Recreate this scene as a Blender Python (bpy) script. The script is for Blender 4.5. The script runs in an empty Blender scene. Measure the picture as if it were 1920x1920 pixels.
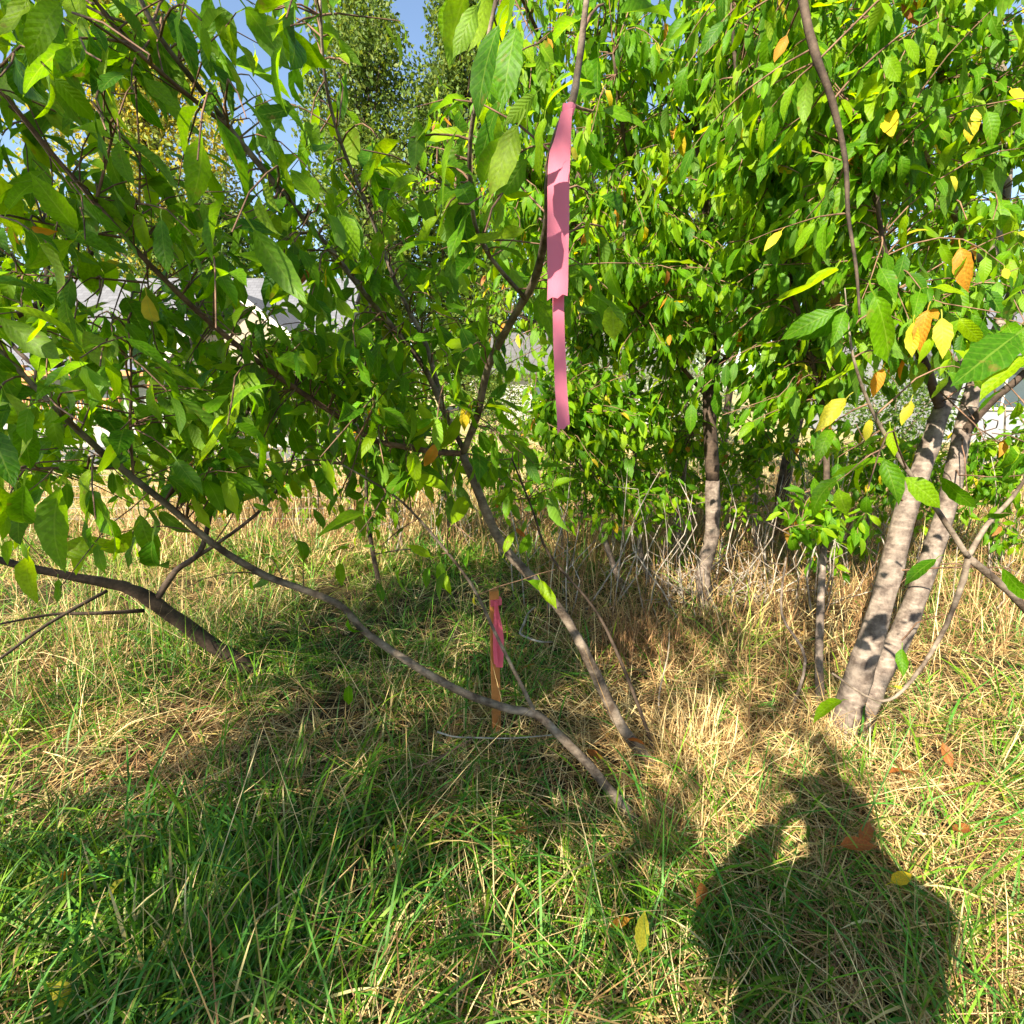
import bpy, math, random
import numpy as np
from mathutils import Vector, Matrix
R = math.radians
random.seed(7)
rng = np.random.default_rng(7)
S = bpy.context.scene
COL = S.collection

# ------------------------------------------------------------------ camera, sky, sun, exposure
CAM_Z, PITCH, FPX = 1.5, R(13.0), 994.0
cam_d = bpy.data.cameras.new('camera'); cam = bpy.data.objects.new('camera', cam_d); COL.objects.link(cam)
cam.location = (0, 0, CAM_Z); cam.rotation_euler = (R(90) - PITCH, 0, 0)
cam_d.sensor_width = 36; cam_d.lens = 36 * FPX / 1920.0
cam_d.clip_start = 0.05; cam_d.clip_end = 1500
S.camera = cam
SUN_AZ, SUN_EL = R(32.5), R(37.0)           # the light travels forward and a third of a right angle to the right
W = bpy.data.worlds.new('World'); S.world = W; W.use_nodes = True
nt = W.node_tree; bg = nt.nodes['Background']
sky = nt.nodes.new('ShaderNodeTexSky'); sky.sky_type = 'NISHITA'; sky.sun_disc = False
sky.sun_elevation = SUN_EL; sky.sun_rotation = R(180) + SUN_AZ
sky.dust_density = 0.4; sky.ozone_density = 0.8; sky.air_density = 1.0
nt.links.new(sky.outputs[0], bg.inputs[0]); bg.inputs[1].default_value = 0.075
sd = bpy.data.lights.new('sun', 'SUN'); so = bpy.data.objects.new('sun', sd); COL.objects.link(so)
sd.energy = 5.0; sd.angle = R(0.5); sd.color = (1.0, 0.92, 0.76)
LDIR = Vector((math.sin(SUN_AZ) * math.cos(SUN_EL), math.cos(SUN_AZ) * math.cos(SUN_EL), -math.sin(SUN_EL)))
so.rotation_euler = LDIR.to_track_quat('-Z', 'Y').to_euler(); so.location = (-6, -10, 12)
S.view_settings.view_transform = 'Standard'; S.view_settings.look = 'None'
S.view_settings.exposure = 1.85; S.view_settings.gamma = 1.0; S.view_settings.use_curve_mapping = False
try:
    S.cycles.max_bounces = 8; S.cycles.transmission_bounces = 6; S.cycles.use_denoising = True
except Exception:
    pass

# ------------------------------------------------------------------ helpers
CP, SP = math.cos(PITCH), math.sin(PITCH)
def P(px, py, d):
    """point seen at photo pixel (1920 frame) at depth d along the lens axis"""
    u, v = (px - 960) / FPX, (py - 960) / FPX
    return Vector((u * d, (CP - v * SP) * d, CAM_Z - (v * CP + SP) * d))
def PY(px, py, y):
    v = (py - 960) / FPX
    return P(px, py, y / (CP - v * SP))
def G(px, py, z=0.0):
    v = (py - 960) / FPX
    return P(px, py, (CAM_Z - z) / (v * CP + SP))
def proj(p):
    d = p[1] * CP + (CAM_Z - p[2]) * SP
    if d < 0.05: return None
    up = p[1] * SP - (CAM_Z - p[2]) * CP
    return 960 + p[0] / d * FPX, 960 - up / d * FPX, d

def fast_mesh(name, V, F, tint=None, uv=None, smooth=True):
    """V (n,3), F (m,k) all faces of k corners; tint (n,3) point colours; uv (n,2) per vertex"""
    V = np.asarray(V, np.float32); F = np.asarray(F, np.int32)
    me = bpy.data.meshes.new(name)
    m, k = F.shape
    me.vertices.add(len(V)); me.vertices.foreach_set('co', V.ravel())
    me.loops.add(m * k); me.loops.foreach_set('vertex_index', F.ravel())
    me.polygons.add(m)
    me.polygons.foreach_set('loop_start', np.arange(0, m * k, k, dtype=np.int32))
    me.polygons.foreach_set('loop_total', np.full(m, k, np.int32))
    if smooth: me.polygons.foreach_set('use_smooth', np.ones(m, bool))
    me.update(calc_edges=True)
    if tint is not None:
        a = me.color_attributes.new('tint', 'FLOAT_COLOR', 'POINT')
        c = np.ones((len(V), 4), np.float32); c[:, :3] = tint
        a.data.foreach_set('color', c.ravel())
    if uv is not None:
        l = me.uv_layers.new(name='UVMap')
        l.data.foreach_set('uv', np.asarray(uv, np.float32)[F.ravel()].ravel())
    return me
class MB:
    """collects quads/tris with python lists, for small meshes"""
    def __init__(s): s.v = []; s.f = []
    def quad(s, a, b, c, d):
        n = len(s.v); s.v += [tuple(a), tuple(b), tuple(c), tuple(d)]; s.f.append((n, n+1, n+2, n+3))
    def box(s, x0, x1, y0, y1, z0, z1):
        n = len(s.v)
        s.v += [(x0,y0,z0),(x1,y0,z0),(x1,y1,z0),(x0,y1,z0),(x0,y0,z1),(x1,y0,z1),(x1,y1,z1),(x0,y1,z1)]
        s.f += [tuple(n+i for i in q) for q in ((0,3,2,1),(4,5,6,7),(0,1,5,4),(1,2,6,5),(2,3,7,6),(3,0,4,7))]
    def prism(s, pts, d):
        """closed outline pts pushed along vector d"""
        n = len(s.v); k = len(pts); d = Vector(d)
        s.v += [tuple(p) for p in pts] + [tuple(Vector(p) + d) for p in pts]
        s.f += [tuple(range(n, n+k))[::-1], tuple(range(n+k, n+2*k))]
        s.f += [(n+i, n+(i+1)%k, n+k+(i+1)%k, n+k+i) for i in range(k)]
    def tube(s, pts, rad, sides=8):
        V, F = tube_np(pts, rad, sides); n = len(s.v)
        s.v += [tuple(p) for p in V]; s.f += [tuple(int(i)+n for i in q) for q in F]
    def mesh(s, name, smooth=False):
        me = bpy.data.meshes.new(name); me.from_pydata(s.v, [], s.f); me.update()
        import bmesh
        bm = bmesh.new(); bm.from_mesh(me); bmesh.ops.recalc_face_normals(bm, faces=bm.faces); bm.to_mesh(me); bm.free()
        if smooth: me.polygons.foreach_set('use_smooth', [True] * len(me.polygons))
        return me
def smooth_path(pts, rad, sub=4):
    pts = [Vector(p) for p in pts]; n = len(pts); op, orr = [], []
    for i in range(n - 1):
        p0, p1, p2, p3 = pts[max(i-1,0)], pts[i], pts[i+1], pts[min(i+2,n-1)]
        for k in range(sub):
            t = k / sub
            op.append(0.5*((2*p1)+(p2-p0)*t+(2*p0-5*p1+4*p2-p3)*t*t+(3*p1-p0-3*p2+p3)*t**3))
            orr.append(rad[i]*(1-t)+rad[i+1]*t)
    op.append(pts[-1]); orr.append(rad[-1])
    return op, orr
def tube_np(pts, rad, sides=8, rough=0.0, cap=True):
    p = np.array([tuple(q) for q in pts], float); n = len(p); r = np.asarray(rad, float)
    t = np.gradient(p, axis=0); t /= np.linalg.norm(t, axis=1)[:, None] + 1e-9
    ref = np.array([0.31, 0.17, 0.93]) if abs(t[:, 2]).mean() < 0.8 else np.array([0.9, 0.3, 0.1])
    s = np.cross(t, ref); s /= np.linalg.norm(s, axis=1)[:, None] + 1e-9
    b = np.cross(t, s)
    a = np.linspace(0, 2*np.pi, sides, endpoint=False)
    ring = (np.cos(a)[None, :, None]*s[:, None, :] + np.sin(a)[None, :, None]*b[:, None, :])
    rr = r[:, None] * (1 + rough * rng.normal(size=(n, sides)))
    V = (p[:, None, :] + ring * rr[:, :, None]).reshape(-1, 3)
    i = np.arange(n-1)[:, None]*sides; j = np.arange(sides)[None, :]; jn = (j+1) % sides
    F = np.stack([i+j, i+jn, i+sides+jn, i+sides+j], -1).reshape(-1, 4)
    if cap and sides >= 4:
        e = (n-1)*sides
        caps = []
        for k in range(1, sides-2, 2):
            caps.append([e, e+k, e+k+1, e+min(k+2, sides-1)]); caps.append([0, min(k+2, sides-1), k+1, k])
        F = np.vstack([F, np.array(caps)])
    return V, F
def obj(name, me, mat=None, parent=None, loc=None):
    o = bpy.data.objects.new(name, me); COL.objects.link(o)
    if mat is not None and me is not None and not me.materials: me.materials.append(mat)
    if parent is not None: o.parent = parent
    if loc is not None: o.location = loc
    return o
def tag(o, label=None, cat=None, group=None, kind=None):
    if label: o['label'] = label
    if cat: o['category'] = cat
    if group: o['group'] = group
    if kind: o['kind'] = kind
    return o
def thing(name, label, cat, loc=(0,0,0), group=None):
    return tag(obj(name, None, loc=loc), label, cat, group)

# ------------------------------------------------------------------ materials
def mat_new(name):
    m = bpy.data.materials.new(name); m.use_nodes = True
    return m, m.node_tree, m.node_tree.nodes['Principled BSDF']
def N(t, typ, **kw):
    n = t.nodes.new(typ)
    for k, v in kw.items(): setattr(n, k, v)
    return n
def ramp(t, stops):
    n = N(t, 'ShaderNodeValToRGB'); e = n.color_ramp.elements
    while len(e) < len(stops): e.new(0.5)
    for q, (p, c) in zip(e, stops): q.position = p; q.color = (*c, 1)
    return n
def simple(name, c, rough=0.7, noise=0.25, scale=8.0, bump=0.0, spec=0.3):
    m, t, b = mat_new(name)
    tc = N(t, 'ShaderNodeTexCoord'); nz = N(t, 'ShaderNodeTexNoise'); nz.inputs['Scale'].default_value = scale; nz.inputs['Detail'].default_value = 6
    t.links.new(tc.outputs['Object'], nz.inputs['Vector'])
    d = [x*(1-noise) for x in c]; l = [min(1, x*(1+noise)) for x in c]
    rp = ramp(t, [(0.3, d), (0.7, l)]); t.links.new(nz.outputs[0], rp.inputs[0]); t.links.new(rp.outputs[0], b.inputs['Base Color'])
    b.inputs['Roughness'].default_value = rough; b.inputs['Specular IOR Level'].default_value = spec
    if bump:
        bp = N(t, 'ShaderNodeBump'); bp.inputs['Strength'].default_value = bump; bp.inputs['Distance'].default_value = 0.01
        t.links.new(nz.outputs[0], bp.inputs['Height']); t.links.new(bp.outputs[0], b.inputs['Normal'])
    return m
def bark(name, dark, light, lent=0.5, scale=30.0):
    """cherry bark: cross bands of lenticels over a blotchy ground"""
    m, t, b = mat_new(name)
    tc = N(t, 'ShaderNodeTexCoord')
    mp = N(t, 'ShaderNodeMapping'); mp.inputs['Scale'].default_value = (0.6, 0.6, 2.4)
    t.links.new(tc.outputs['Object'], mp.inputs[0])
    n1 = N(t, 'ShaderNodeTexNoise'); n1.inputs['Scale'].default_value = scale; n1.inputs['Detail'].default_value = 5
    n2 = N(t, 'ShaderNodeTexNoise'); n2.inputs['Scale'].default_value = 16; n2.inputs['Detail'].default_value = 10; n2.inputs['Roughness'].default_value = .68
    t.links.new(mp.outputs[0], n1.inputs['Vector']); t.links.new(tc.outputs['Object'], n2.inputs['Vector'])
    r1 = ramp(t, [(0.38, dark), (0.62, light)]); t.links.new(n2.outputs[0], r1.inputs[0])
    r2 = ramp(t, [(0.50, (0, 0, 0)), (0.62, (1, 1, 1))]); t.links.new(n1.outputs[0], r2.inputs[0])
    mx = N(t, 'ShaderNodeMix', data_type='RGBA'); mx.blend_type = 'MULTIPLY'; mx.inputs[0].default_value = lent
    t.links.new(r1.outputs[0], mx.inputs[6]); t.links.new(r2.outputs[0], mx.inputs[7])
    inv = N(t, 'ShaderNodeMix', data_type='RGBA'); inv.inputs[0].default_value = 0.4
    t.links.new(r1.outputs[0], inv.inputs[6]); t.links.new(mx.outputs[2], inv.inputs[7])
    t.links.new(inv.outputs[2], b.inputs['Base Color']); b.inputs['Roughness'].default_value = 0.75; b.inputs['Specular IOR Level'].default_value = 0.2
    bp = N(t, 'ShaderNodeBump'); bp.inputs['Strength'].default_value = 0.9; bp.inputs['Distance'].default_value = 0.006
    t.links.new(n2.outputs[0], bp.inputs['Height']); t.links.new(bp.outputs[0], b.inputs['Normal'])
    return m
def leaf_mat(name, trans=0.48, veins=True, gain=1.0, under=0.16, spec=0.2):
    m, t, b = mat_new(name)
    out = t.nodes['Material Output']
    at = N(t, 'ShaderNodeAttribute', attribute_name='tint')
    geo = N(t, 'ShaderNodeNewGeometry')
    tc = N(t, 'ShaderNodeTexCoord'); nz = N(t, 'ShaderNodeTexNoise'); nz.inputs['Scale'].default_value = 22; nz.inputs['Detail'].default_value = 4
    t.links.new(tc.outputs['Object'], nz.inputs['Vector'])
    hv = N(t, 'ShaderNodeHueSaturation'); t.links.new(at.outputs['Color'], hv.inputs['Color'])
    mr = N(t, 'ShaderNodeMapRange'); mr.inputs[1].default_value = 0.3; mr.inputs[2].default_value = 0.7; mr.inputs[3].default_value = 0.72*gain; mr.inputs[4].default_value = 1.25*gain
    t.links.new(nz.outputs[0], mr.inputs[0]); t.links.new(mr.outputs[0], hv.inputs['Value'])
    base = hv.outputs[0]
    # paler underside, as on the plant
    pale = N(t, 'ShaderNodeMix', data_type='RGBA'); pale.inputs[7].default_value = (0.26, 0.32, 0.12, 1)
    bf = N(t, 'ShaderNodeMath', operation='MULTIPLY'); bf.inputs[1].default_value = under
    t.links.new(geo.outputs['Backfacing'], bf.inputs[0]); t.links.new(bf.outputs[0], pale.inputs[0]); t.links.new(base, pale.inputs[6])
    base = pale.outputs[2]
    if veins:
        uv = N(t, 'ShaderNodeUVMap'); sx = N(t, 'ShaderNodeSeparateXYZ'); t.links.new(uv.outputs[0], sx.inputs[0])
        au = N(t, 'ShaderNodeMath', operation='ABSOLUTE'); t.links.new(sx.outputs[0], au.inputs[0])
        mid = N(t, 'ShaderNodeMath', operation='LESS_THAN'); mid.inputs[1].default_value = 0.055; t.links.new(au.outputs[0], mid.inputs[0])
        a1 = N(t, 'ShaderNodeMath', operation='MULTIPLY'); a1.inputs[1].default_value = 9.0; t.links.new(sx.outputs[1], a1.inputs[0])
        a2 = N(t, 'ShaderNodeMath', operation='MULTIPLY'); a2.inputs[1].default_value = 1.7; t.links.new(au.outputs[0], a2.inputs[0])
        a3 = N(t, 'ShaderNodeMath', operation='SUBTRACT'); t.links.new(a1.outputs[0], a3.inputs[0]); t.links.new(a2.outputs[0], a3.inputs[1])
        a4 = N(t, 'ShaderNodeMath', operation='FRACT'); t.links.new(a3.outputs[0], a4.inputs[0])
        a5 = N(t, 'ShaderNodeMath', operation='PINGPONG'); a5.inputs[1].default_value = 0.5; t.links.new(a3.outputs[0], a5.inputs[0])
        vr = N(t, 'ShaderNodeMapRange'); vr.inputs[1].default_value = 0.0; vr.inputs[2].default_value = 0.13; vr.inputs[3].default_value = 0.5; vr.inputs[4].default_value = 0.0
        t.links.new(a5.outputs[0], vr.inputs[0])
        vm = N(t, 'ShaderNodeMath', operation='MAXIMUM'); t.links.new(vr.outputs[0], vm.inputs[0]); t.links.new(mid.outputs[0], vm.inputs[1])
        vs = N(t, 'ShaderNodeMath', operation='MULTIPLY'); vs.inputs[1].default_value = 0.30; t.links.new(vm.outputs[0], vs.inputs[0])
        vc = N(t, 'ShaderNodeMix', data_type='RGBA'); vc.inputs[7].default_value = (0.28, 0.38, 0.06, 1)
        t.links.new(vs.outputs[0], vc.inputs[0]); t.links.new(base, vc.inputs[6]); base = vc.outputs[2]
        bp = N(t, 'ShaderNodeBump'); bp.inputs['Strength'].default_value = 0.38; bp.inputs['Distance'].default_value = 0.003
        t.links.new(a5.outputs[0], bp.inputs['Height']); t.links.new(bp.outputs[0], b.inputs['Normal'])
    if veins:                                # brown blotches and scorched spots
        n3 = N(t, 'ShaderNodeTexNoise'); n3.inputs['Scale'].default_value = 38; n3.inputs['Detail'].default_value = 3
        t.links.new(geo.outputs['Position'], n3.inputs['Vector'])
        sp = N(t, 'ShaderNodeMapRange'); sp.inputs[1].default_value = .66; sp.inputs[2].default_value = .74; sp.inputs[3].default_value = 0; sp.inputs[4].default_value = .6
        t.links.new(n3.outputs[0], sp.inputs[0])
        sm = N(t, 'ShaderNodeMix', data_type='RGBA'); sm.inputs[7].default_value = (.20, .13, .03, 1)
        t.links.new(sp.outputs[0], sm.inputs[0]); t.links.new(base, sm.inputs[6]); base = sm.outputs[2]
    t.links.new(base, b.inputs['Base Color'])
    b.inputs['Roughness'].default_value = 0.5; b.inputs['Specular IOR Level'].default_value = spec
    tr = N(t, 'ShaderNodeBsdfTranslucent'); hs = N(t, 'ShaderNodeHueSaturation'); hs.inputs['Value'].default_value = 2.4; hs.inputs['Saturation'].default_value = 1.1; hs.inputs['Hue'].default_value = 0.485
    t.links.new(base, hs.inputs['Color']); t.links.new(hs.outputs[0], tr.inputs['Color'])
    ms = N(t, 'ShaderNodeMixShader'); ms.inputs[0].default_value = trans
    t.links.new(b.outputs[0], ms.inputs[1]); t.links.new(tr.outputs[0], ms.inputs[2]); t.links.new(ms.outputs[0], out.inputs['Surface'])
    return m
M = {}
M['leaf'] = leaf_mat('cherry leaf')
M['far_leaf'] = leaf_mat('far tree leaf', trans=0.3, veins=False, under=0.1)
M['grass'] = leaf_mat('grass blade', trans=0.14, veins=False, gain=1.1, under=0.0)
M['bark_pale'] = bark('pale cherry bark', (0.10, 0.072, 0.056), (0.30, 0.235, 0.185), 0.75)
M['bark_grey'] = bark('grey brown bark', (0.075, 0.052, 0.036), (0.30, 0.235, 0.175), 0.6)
M['bark_dark'] = bark('shade darkened bark', (0.035, 0.024, 0.017), (0.11, 0.075, 0.052), 0.5)  # dark of itself, deepened further for the shade on the left trunk
M['twig'] = bark('red brown twig', (0.10, 0.055, 0.034), (0.27, 0.155, 0.095), 0.4, 60)
M['dead'] = bark('bleached dead wood', (0.16, 0.125, 0.09), (0.46, 0.40, 0.33), 0.3, 60)
M['stake'] = simple('orange brown stake wood', (0.42, 0.165, 0.042), 0.7, 0.3, 25, 0.2)
def ribbon_mat():
    m, t, b = mat_new('pink flagging film'); out = t.nodes['Material Output']
    b.inputs['Base Color'].default_value = (0.80, 0.28, 0.38, 1); b.inputs['Roughness'].default_value = 0.6; b.inputs['Specular IOR Level'].default_value = 0.15
    nz = N(t, 'ShaderNodeTexNoise'); nz.inputs['Scale'].default_value = 30; bp = N(t, 'ShaderNodeBump'); bp.inputs['Strength'].default_value = 0.15; bp.inputs['Distance'].default_value = 0.004
    t.links.new(nz.outputs[0], bp.inputs['Height']); t.links.new(bp.outputs[0], b.inputs['Normal'])
    tr = N(t, 'ShaderNodeBsdfTranslucent'); tr.inputs['Color'].default_value = (0.88, 0.30, 0.40, 1)
    ms = N(t, 'ShaderNodeMixShader'); ms.inputs[0].default_value = 0.5
    t.links.new(b.outputs[0], ms.inputs[1]); t.links.new(tr.outputs[0], ms.inputs[2]); t.links.new(ms.outputs[0], out.inputs['Surface'])
    return m
M['ribbon'] = ribbon_mat()
M['hot_ribbon'] = ribbon_mat(); M['hot_ribbon'].name = 'hot pink flagging film'
M['hot_ribbon'].node_tree.nodes['Principled BSDF'].inputs['Base Color'].default_value = (0.88, 0.20, 0.28, 1)

# ------------------------------------------------------------------ ground
def vnoise(x, y, sc, seed=0):
    """smooth value noise, vectorised, 0..1"""
    x = np.asarray(x)*sc + 137.1*seed + 1000; y = np.asarray(y)*sc + 61.7*seed + 1000
    xi, yi = np.floor(x).astype(np.int64), np.floor(y).astype(np.int64); xf, yf = x-xi, y-yi
    def h(a, b):
        n = (a*374761393 + b*668265263 + seed*9176) & 0x7fffffff
        n = ((n ^ (n >> 13))*1274126177) & 0x7fffffff
        return ((n ^ (n >> 16)) & 0xffff)/65535.0
    u, v = xf*xf*(3-2*xf), yf*yf*(3-2*yf)
    return (h(xi,yi)*(1-u)+h(xi+1,yi)*u)*(1-v)+(h(xi,yi+1)*(1-u)+h(xi+1,yi+1)*u)*v
def ground_z(x, y):
    x = np.asarray(x, float); y = np.asarray(y, float)
    near = np.clip(1-(y-5)/6, 0, 1)
    return near*(0.07*(vnoise(x, y, 1.1, 3)-0.5) + 0.05*(vnoise(x, y, 2.7, 5)-0.5))
def ground_mat():
    m, t, b = mat_new('dry earth and thatch')
    tc = N(t, 'ShaderNodeTexCoord')
    n1 = N(t, 'ShaderNodeTexNoise'); n1.inputs['Scale'].default_value = 40; n1.inputs['Detail'].default_value = 8
    n2 = N(t, 'ShaderNodeTexNoise'); n2.inputs['Scale'].default_value = 0.7; n2.inputs['Detail'].default_value = 4
    for n in (n1, n2): t.links.new(tc.outputs['Object'], n.inputs['Vector'])
    r1 = ramp(t, [(0.3, (0.022, 0.016, 0.009)), (0.6, (0.06, 0.042, 0.020)), (0.8, (0.14, 0.10, 0.05))]); t.links.new(n1.outputs[0], r1.inputs[0])  # near earth extra dark, standing in for shade in the grass gaps
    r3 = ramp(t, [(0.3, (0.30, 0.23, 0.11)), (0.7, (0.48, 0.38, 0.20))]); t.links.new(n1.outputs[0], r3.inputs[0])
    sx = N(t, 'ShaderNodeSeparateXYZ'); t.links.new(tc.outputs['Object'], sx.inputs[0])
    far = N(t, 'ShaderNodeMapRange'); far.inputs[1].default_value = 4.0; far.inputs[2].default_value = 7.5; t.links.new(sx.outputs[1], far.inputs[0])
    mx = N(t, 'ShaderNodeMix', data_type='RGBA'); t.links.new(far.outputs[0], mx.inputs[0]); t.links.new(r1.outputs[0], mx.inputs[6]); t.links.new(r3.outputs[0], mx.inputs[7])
    r2 = ramp(t, [(0.42, (1, 1, 1)), (0.62, (0.62, 0.78, 0.45))]); t.links.new(n2.outputs[0], r2.inputs[0])
    mm = N(t, 'ShaderNodeMix', data_type='RGBA'); mm.blend_type = 'MULTIPLY'; mm.inputs[0].default_value = 0.7
    t.links.new(mx.outputs[2], mm.inputs[6]); t.links.new(r2.outputs[0], mm.inputs[7])
    t.links.new(mm.outputs[2], b.inputs['Base Color']); b.inputs['Roughness'].default_value = 0.95; b.inputs['Specular IOR Level'].default_value = 0.1
    bp = N(t, 'ShaderNodeBump'); bp.inputs['Strength'].default_value = 0.8; bp.inputs['Distance'].default_value = 0.02
    t.links.new(n1.outputs[0], bp.inputs['Height']); t.links.new(bp.outputs[0], b.inputs['Normal'])
    return m
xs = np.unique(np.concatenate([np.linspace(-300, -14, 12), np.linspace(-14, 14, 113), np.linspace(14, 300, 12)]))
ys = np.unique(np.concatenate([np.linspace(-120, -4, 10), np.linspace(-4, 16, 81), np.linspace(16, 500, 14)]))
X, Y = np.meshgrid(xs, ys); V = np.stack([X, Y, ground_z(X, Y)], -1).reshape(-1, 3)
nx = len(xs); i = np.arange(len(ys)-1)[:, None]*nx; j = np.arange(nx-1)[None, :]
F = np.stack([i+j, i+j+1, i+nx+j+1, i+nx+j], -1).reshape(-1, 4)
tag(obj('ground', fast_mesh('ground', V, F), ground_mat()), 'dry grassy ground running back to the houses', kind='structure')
def slab(name, x0, x1, y0, y1, z, mat, label):
    b = MB(); b.box(x0, x1, y0, y1, -0.2, z); return tag(obj(name, b.mesh(name), mat), label, kind='structure')
M['asphalt'] = simple('asphalt', (0.11, 0.108, 0.108), 0.9, 0.25, 30, 0.3)
M['concrete'] = simple('concrete', (0.38, 0.36, 0.32), 0.85, 0.12, 12, 0.2)
slab('driveway', -22, -4.5, 10.6, 14.0, 0.03, M['asphalt'], 'grey asphalt drive in front of the grey roofed house')
slab('path', -19, -4.0, 14.0, 17.0, 0.06, M['concrete'], 'pale concrete apron before the porch')
slab('road', 7.0, 24, 7.2, 12.0, 0.03, M['asphalt'], 'grey paved lot beyond the dry grass')

# ------------------------------------------------------------------ trees and leaves
PROF_V = np.array([0, .06, .14, .24, .36, .48, .60, .71, .80, .88, .94, 1.0])
PROF_W = np.array([.02, .30, .62, .87, .99, 1.0, .90, .74, .53, .30, .13, .0])
def leaf_template(rows, serr=0.0, fold=0.25, curl=0.5, wav=0.0, wid=0.195, twist=0.0, pet=0.22):
    """unit leaf along +Y: petiole first, blade 1 long, top face +Z. returns V, F(quads), UV"""
    v = np.interp(np.linspace(0, 1, rows), np.linspace(0, 1, 12), PROF_V) if rows != 12 else PROF_V.copy()
    w = np.interp(v, PROF_V, PROF_W)*wid
    V, UV = [], []
    # centre line bends down by curl over its length
    yc, zc, ang = 0.0, 0.0, 0.0
    cy, cz = [0.0], [0.0]
    for k in range(1, rows):
        ds = v[k]-v[k-1]; a = -curl*(v[k]+v[k-1])/2
        cy.append(cy[-1]+ds*math.cos(a)); cz.append(cz[-1]+ds*math.sin(a))
    for k in range(rows):
        ww = w[k]*(1+(serr if k % 2 else -serr)) if 0 < k < rows-1 else w[k]
        tw = twist*(v[k]-0.3)
        for u in (-1, 0, 1):
            h = abs(u)*ww*fold + (wav*math.sin(v[k]*9+u*1.3)*ww if u else 0)
            x = u*ww*math.cos(math.atan(fold))
            V.append((x*math.cos(tw)-h*math.sin(tw), cy[k]+pet, cz[k]+x*math.sin(tw)+h*math.cos(tw))); UV.append((u, v[k]))
    F = []
    for k in range(rows-1):
        for c in (0, 1): a = k*3+c; F.append((a, a+1, a+4, a+3))
    if pet > 0:
        n = len(V); pw = 0.012
        V += [(-pw, 0, 0.0), (pw, 0, 0.0), (pw, pet*0.55, 0.03), (-pw, pet*0.55, 0.03), (pw*.8, pet+0.02, 0.0), (-pw*.8, pet+0.02, 0.0)]
        UV += [(0, 0)]*6; F += [(n, n+1, n+2, n+3), (n+3, n+2, n+4, n+5)]
    return np.array(V), np.array(F), np.array(UV)
GREENS = np.array([(0.062,0.170,0.001),(0.090,0.215,0.001),(0.040,0.130,0.002),(0.128,0.250,0.001),(0.068,0.182,0.002),(0.185,0.300,0.001)])
YELLOW = np.array([(0.55,0.40,0.02),(0.42,0.38,0.03),(0.50,0.22,0.025)])
BROWN = np.array([(0.30,0.11,0.03)])
HERO = []       # (mesh, tint class)
shapes = [dict(serr=.06, fold=.5, curl=1.9, wav=.2, twist=.6, wid=.18), dict(serr=.06, fold=.3, curl=-.5, wav=.28, twist=-1.2), dict(serr=.05, fold=.22, curl=.5, wav=.10, twist=.2), dict(serr=.05, fold=.45, curl=.9, wav=.12, twist=-.5), dict(serr=.06, fold=.15, curl=.3, wav=.2, twist=.5),
          dict(serr=.04, fold=.35, curl=1.2, wav=.15, wid=.165, twist=-.2), dict(serr=.05, fold=.6, curl=.4, wav=.1, wid=.22, twist=.9), dict(serr=.05, fold=.10, curl=.7, wav=.22, wid=.215, twist=-.8)]
HERO_G, HERO_Y, HERO_B = [], [], []
for q, (lst, pal) in enumerate(((HERO_G, GREENS), (HERO_Y, YELLOW), (HERO_B, BROWN))):
    for si, sh in enumerate(shapes):
        for ci, c in enumerate(pal):
            if q == 0 and (si+ci) % 2: continue
            V, F, UV = leaf_template(12, **sh)
            lst.append(fast_mesh('leaf', V, F, np.repeat([c], len(V), 0), UV)); lst[-1].materials.append(M['leaf'])
LOW = [leaf_template(5, 0, sh['fold'], sh['curl'], sh['wav'], sh.get('wid', .195), sh['twist'], 0.2) for sh in shapes]
MID = [leaf_template(6, 0.05, sh['fold'], sh['curl'], sh['wav'], sh.get('wid', .195), sh['twist'], 0.2) for sh in shapes]

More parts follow.
